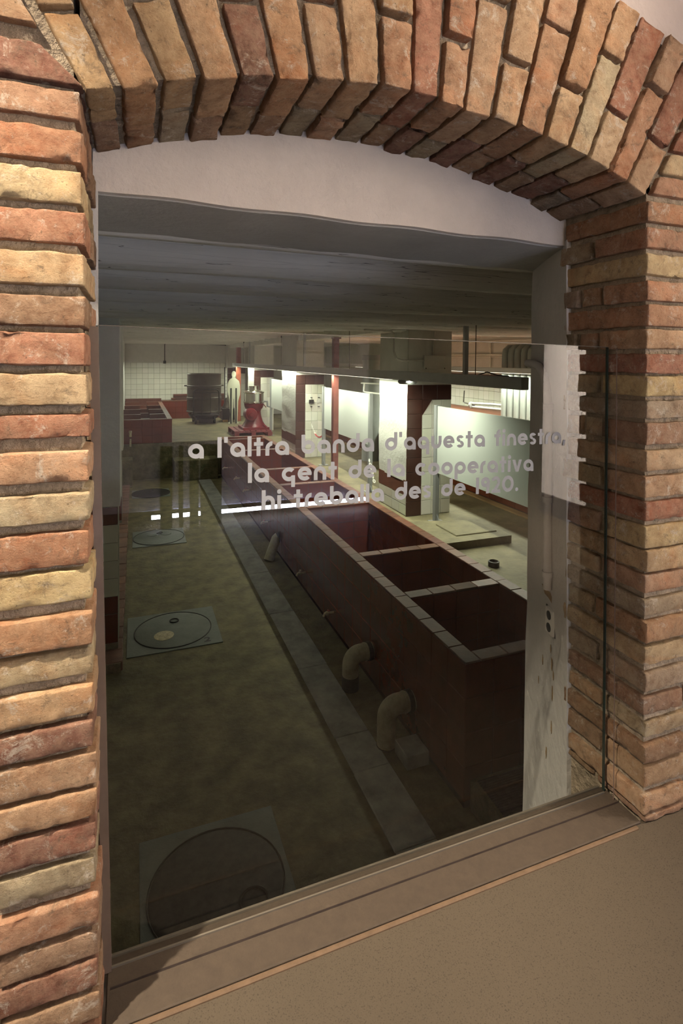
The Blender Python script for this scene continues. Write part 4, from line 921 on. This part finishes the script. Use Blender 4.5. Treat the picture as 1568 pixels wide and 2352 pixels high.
# ================================================================== FAR LEFT: tanks
lt = thing('settling_tank', 'low red tiled tank with notched divisions at the far left of the raised floor', 'tank', (.25, 15.5, PZ))
LZ = 1.438
m_ = MB(); m_.box(-.30, .84, 12.90, 12.99, PZ, LZ - .012); m_.box(.745, .84, 12.9, 18.5, PZ, LZ - .012); m_.box(-.30, .84, 12.9, 18.5, PZ, PZ + .12)
for y in (14.15, 15.6, 17.0, 18.4): m_.box(-.30, .14, y, y + .1, PZ, LZ - .012); m_.box(.36, .8, y, y + .1, PZ, LZ - .012); m_.box(.1, .4, y, y + .1, PZ, LZ - .12)
obj('body', m_, 'maroon_plain', lt)
c_ = MB(); c_.box(-.30, .85, 12.89, 13.0, LZ - .012, LZ, .0024)
obj('coping', c_, 'coping', lt)
for i in range(24): tile(lt, (.79, 13.0 + .115 + i * .23, LZ - .012), (1, 0, 0), (0, 1, 0), .12, .226, .012, 'coping', 'coping_tile', .15)
for y in (14.15, 15.6, 17.0, 18.4):
    c_ = MB(); c_.box(-.30, .14, y - .005, y + .105, LZ - .012, LZ, .0024); c_.box(.36, .73, y - .005, y + .105, LZ - .012, LZ, .0024); c_.box(.14, .36, y - .005, y + .105, LZ - .12, LZ - .108, .0024); obj('coping', c_, 'coping', lt)
tile_grid(lt, (-.30, 12.90, PZ), (1, 0, 0), (0, 0, 1), 5, 3, .228, .188, .003, .008, 'maroon', jit=.05)
m_ = MB(); m_.tube([(-.10, 12.9, 1.12), (-.10, 12.80, 1.12), (-.10, 12.77, 1.05)], .028, 8); m_.lathe([(.035, -.02), (.035, .03)], (-.10, 12.8, 1.16), 'z', 10); m_.tube([(-.10, 12.8, 1.0), (-.10, 12.8, .82)], .02, 8); obj('tap', m_, 'brass', lt, smooth=True)
ft = thing('settling_tank', 'low red tiled tank along the far end wall behind the drum stack', 'tank', (2, 18.6, PZ))
m_ = MB(); m_.box(.85, 3.05, 18.3, 18.96, PZ, 1.455); m_.box(1.25, 3.05, 18.85, 18.96, 1.45, 1.62); obj('body', m_, 'maroon_body', ft)
tile_grid(ft, (.85, 18.3, PZ + .005), (1, 0, 0), (0, 0, 1), 10, 3, .22, .195, .003, .008, 'maroon', jit=.05)
m_ = MB(); m_.box(.85, 3.05, 18.28, 18.45, 1.455, 1.475, .0024); obj('coping', m_, 'coping', ft)
m_ = MB(); m_.box(1.25, 3.05, 18.83, 18.96, 1.60, 1.66, .004); m_.box(1.18, 1.3, 18.75, 18.96, 1.475, 1.53, .004); obj('ledge', m_, 'maroon_plain', ft)
m_ = MB(); m_.box(-.30, .85, 18.9, 18.965, PZ, 1.52, .0024); tag(obj('wainscot', m_, 'maroon_plain', loc=(.2, 18.95, PZ)), 'dark maroon wainscot under the tiles at the far left', 'wainscot')
cdw = MB(); cdw.tube([(.966, 18.97, 2.80), (.966, 18.97, 3.38), (1.0, 18.97, 3.43), (1.06, 18.97, 3.445), (3.0, 18.97, 3.40), (3.1, 18.97, 3.38), (3.13, 18.97, 3.3), (3.13, 18.97, 2.9)], .014, 8)
co = obj('conduit', cdw, 'iron', smooth=True); tag(co, 'thin dark conduit looping along the top of the far tiled wall', 'conduit')
m_ = MB(); m_.box(.92, 1.01, 18.92, 18.98, 2.72, 2.82, .005); obj('switch_box', m_, 'iron', co)
# drum stack on a trolley
BX, BY = 2.06, 16.85
def drum(z0, h, r, lab, top, handles):
    t = thing('drum', lab, 'drum', (BX, BY, z0), 'stacked steel drums')
    m_ = MB(); pr = [(r - .012, h), (r, h), (r + .012, h - .012), (r, h - .03), (r, .05), (r + .02, .035), (r + .02, .01), (r, 0), (r - .012, 0)]
    m_.lathe([(r - .015, .02)] + [(a, b_) for a, b_ in pr[::-1]] + [(r - .015, .02)], (BX, BY, z0), 'z', 40, caps=False); m_.lathe([(r - .014, .03), (0, .03)], (BX, BY, z0), 'z', 40, caps=False); obj('shell', m_, 'drum', t, smooth=True)
    if handles:
        for s_ in (-1, 1): m_ = MB(); m_.tube([(BX + s_ * (r - .01), BY, z0 + .03), (BX + s_ * (r + .09), BY, z0 + .03)], .022, 10); obj('handle', m_, 'drum', t, smooth=True)
drum(1.22, .43, .53, 'bottom dark steel drum of the stack on the trolley', False, False)
drum(1.65, .37, .525, 'middle dark steel drum of the stack on the trolley', False, False)
drum(2.02, .41, .52, 'topmost steel drum with two side handles, on the trolley stack', True, True)
tr = thing('trolley', 'dark wheeled trolley with a tubular push handle carrying the steel drums', 'trolley', (BX, BY, PZ))
m_ = MB(); m_.box(BX - .42, BX + .42, BY - .5, BY + .5, 1.16, 1.22, .01); m_.lathe([(.40, 1.02), (.5, 1.16)], (BX, BY, 0), 'z', 28); obj('deck', m_, 'iron', tr, smooth=True)
m_ = MB(); y = BY - .56; hx = .385
m_.tube([(BX - hx, y, 1.12), (BX - hx, y, 1.86), (BX - hx + .03, y, 1.92), (BX - hx + .09, y, 1.95), (BX + hx - .09, y, 1.95), (BX + hx - .03, y, 1.92), (BX + hx, y, 1.86), (BX + hx, y, 1.12)], .018, 8)
m_.tube([(BX - hx, y, 1.85), (BX + hx, y, 1.85)], .014, 8); m_.tube([(BX - hx, y, 1.16), (BX + hx, y, 1.16)], .016, 8)
for s_ in (-.13, .13): m_.tube([(BX + s_, y, 1.16), (BX + s_, y, 1.85)], .009, 6)
obj('push_handle', m_, 'iron', tr, smooth=True)
m_ = MB(); m_.box(BX - .36, BX + .30, BY - .45, BY + .45, .98, 1.03); m_.box(BX - .2, BX + .2, BY - .4, BY - .3, .9, 1.0); obj('chassis', m_, 'iron', tr)
for sx in (-.30, .27):
    for sy in (-.36, .36): m_ = MB(); m_.lathe([(.03, -.035), (.12, -.03), (.125, 0), (.12, .03), (.03, .035)], (BX + sx, BY + sy, PZ + .125), 'x', 24); obj('wheel', m_, 'black', tr, smooth=True)
# clutter beside the drums
for i, (x, y, lab) in enumerate(((2.79, 17.0, 'dark metal funnel on a black crate left of the figure'), (2.90, 17.36, 'second dark metal funnel half hidden behind the figure'))):
    m_ = MB(); m_.lathe([(.14, 0), (.15, .02), (.05, .24), (.03, .34)], (x, y, 1.30), 'z', 20); tag(obj('funnel', m_, 'drum', smooth=True, loc=(x, y, 1.30)), lab, 'funnel')
m_ = MB(); m_.box(2.64, 3.06, 16.85, 17.6, PZ + .06, 1.30, .01); bx = obj('crate', m_, 'black', loc=(2.85, 17.2, PZ)); tag(bx, 'black crate between the trolley and the standing figure', 'crate')
m_ = MB(); m_.box(2.64, 2.80, 16.8, 16.86, PZ, PZ + .07); obj('skid', m_, 'wood', bx)
m_ = MB(); m_.box(2.86, 2.89, 17.7, 17.73, PZ, 2.58); ms = obj('measuring_staff', m_, 'white_pipe', loc=(2.87, 17.7, PZ)); tag(ms, 'tall white graduated staff with dark edge beside the drums', 'staff')
m_ = MB(); m_.box(2.82, 2.86, 17.7, 17.74, PZ, 2.62); obj('dark_edge', m_, 'black', ms)
m_ = MB()
for i in range(12): m_.box(2.865, 2.891, 17.697, 17.70, 1.1 + i * .12, 1.112 + i * .12)
tag(obj('graduation', m_, 'ink', ms), None, kind='stuff')
# cut-out figure
fg = thing('figure_board', 'flat cream cut-out of a standing man with two black stripes, behind the red machine', 'cut-out figure', (2.98, 16.3, PZ))
FH = 1.66; fx, fy = 2.90, 16.3
outl = [(-.15, 0), (-.18, .03), (-.12, .06), (-.105, .3), (-.125, .55), (-.13, .75), (-.155, .85), (-.185, .98), (-.205, 1.1), (-.20, 1.22), (-.165, 1.32), (-.13, 1.39), (-.06, 1.43), (-.045, 1.47), (-.065, 1.53), (-.06, 1.60), (-.03, 1.65), (.02, 1.66), (.065, 1.62), (.075, 1.55), (.055, 1.48),
        (.05, 1.44), (.10, 1.40), (.165, 1.34), (.195, 1.22), (.205, 1.05), (.20, .92), (.165, .80), (.14, .7), (.135, .45), (.125, .2), (.12, .06), (.17, .02), (.15, 0), (.05, 0), (.045, .1), (.03, .5), (.01, .78), (-.01, .78), (-.02, .5), (-.035, .1), (-.04, 0)]
m_ = MB(); m_.prism([(fx + a, fy, PZ + b_) for a, b_ in outl], (0, .02, 0)); obj('silhouette', m_, 'cutout', fg)
for x in (-.085, .075): m_ = MB(); m_.box(fx + x - .022, fx + x + .022, fy - .012, fy - .002, PZ + .005, PZ + 1.12); obj('stripe', m_, 'black', fg)
# red machine on a pallet
pl = thing('pallet', 'red painted wooden pallet under the red machine', 'pallet', (2.95, 13.8, PZ))
px0, px1, py0, py1 = 2.42, 3.42, 13.28, 14.36
for i in range(3): m_ = MB(); x = px0 + i * .44; m_.box(x, x + .12, py0, py1, PZ, PZ + .022, .0024); obj('runner', m_, 'pallet', pl)
for i in range(3):
    for j in range(3): m_ = MB(); x = px0 + i * .44; y = py0 + j * .48; m_.box(x, x + .12, y, y + .12, PZ + .022, PZ + .105, .0024); obj('block', m_, 'pallet', pl)
for i in range(7): m_ = MB(); x = px0 + i * .143; m_.box(x, x + .115, py0, py1, PZ + .13, PZ + .155, .0024); obj('plank', m_, 'pallet', pl)
for j in range(3): m_ = MB(); y = py0 + j * .48; m_.box(px0, px1 - .02, y, y + .12, PZ + .105, PZ + .13, .0024); obj('crosspiece', m_, 'pallet', pl)
mc = thing('centrifuge', 'red cast-iron centrifuge machine with a polished steel drum top, on the pallet', 'machine', (3.02, 13.82, PZ + .155))
mx, my, mz = 3.03, 13.82, PZ + .155
m_ = MB(); m_.prism([(mx - .36, my - .4, mz), (mx + .34, my - .4, mz), (mx + .34, my + .4, mz), (mx - .36, my + .4, mz)], (0, 0, .06)); m_.lathe([(.34, .05), (.30, .10), (.24, .2), (.20, .34), (.185, .46), (.20, .52), (.235, .55), (.255, .60), (.265, .68), (.0, .68)], (mx, my, mz), 'z', 28); obj('pedestal', m_, 'red_paint', mc, smooth=True)
m_ = MB(); m_.lathe([(.0, -.30), (.055, -.30), (.06, -.27), (.10, -.265), (.105, -.245), (.15, -.24), (.17, -.20), (.17, .05), (.1, .12)], (mx - .13, my - .08, mz + .40), 'y', 26); obj('gear_housing', m_, 'red_paint', mc, smooth=True)
m_ = MB(); m_.lathe([(.272, .0), (.275, .03), (.262, .04), (.262, .26), (.275, .275), (.27, .30), (.22, .33), (.14, .345), (.135, .45), (.14, .465), (0, .465)], (mx, my, mz + .69), 'z', 36); obj('bowl_cover', m_, 'chrome', mc, smooth=True)
for k in range(2): m_ = MB(); m_.tube(arc_pts((mx, my, mz + (.72, .985)[k]), (1, 0, 0), (0, 1, 0), .272, 0, 2 * PI, 36)[:-1], .012, 6, closed=True); obj('clamp_ring', m_, 'chrome', mc, smooth=True)
m_ = MB(); m_.tube([(mx + .26, my - .05, mz + .73), (mx + .35, my - .08, mz + .73), (mx + .36, my - .09, mz + .60), (mx + .42, my - .1, mz + .59)], .03, 10); obj('outlet', m_, 'grey_paint', mc, smooth=True)
m_ = MB(); m_.tube([(mx + .24, my - .1, mz + .66), (mx + .31, my - .12, mz + .57)], .012, 8); m_.tube([(mx + .2, my - .3, mz + .12), (mx + .28, my - .3, mz + .05)], .03, 8); obj('lever', m_, 'red_paint', mc, smooth=True)

# ================================================================== EXHIBITION ROOM (seen in the glass)
eb = thing('exhibition_board', 'tall pale exhibition board with printed text, reflected in the glass', 'display board', (.5, -2.5, FLZ))
m_ = MB(); m_.box(-.9, 1.575, -2.56, -2.50, 1.94, 3.16, .004); obj('board', m_, 'board', eb)
for x in (-.8, 1.4): m_ = MB(); m_.box(x, x + .06, -2.62, -2.56, FLZ, 3.1); obj('leg_or_mask', m_, 'steel', eb)
m_ = MB(); m_.box(0.095, 1.575, -2.49, -2.475, 1.893, 1.915); obj('led_strip', m_, 'led', eb)
for a, b_ in ((.147, .219), (.258, .284), (.325, .379), (.392, .524)): m_ = MB(); m_.box(a, b_, -2.47, -2.455, FLZ, 2.35); obj('leg_or_mask', m_, 'black', eb)  # added bars standing in for tripod legs, breaking up the strip's reflection
TX = ["a la segona meitat del segle, però no es", "maquinària moderna i construir una fàbrica d'oli no estava a l'abast de", "fins a la pri", "Abans de les cooperatives", "molins privats.", "Per això, els pagesos depenien", "dels propietaris dels molins", "", "", "per obtenir"]
for i, s_ in enumerate(TX):
    if not s_: continue
    cu = bpy.data.curves.new('text_line', 'FONT'); cu.body = s_; cu.size = .036; cu.align_x = 'LEFT'
    to = bpy.data.objects.new('text_tmp', cu); COL.objects.link(to)
    me = bpy.data.meshes.new_from_object(to.evaluated_get(bpy.context.evaluated_depsgraph_get())); bpy.data.objects.remove(to); bpy.data.curves.remove(cu)
    me.materials.clear(); me.materials.append(M['ink']); o = bpy.data.objects.new('text_line', me); COL.objects.link(o); o.parent = eb
    o.location = Vector((1.46, -2.498, 3.12 - i * .030)) - eb.location; o.rotation_euler = (PI / 2, 0, PI)
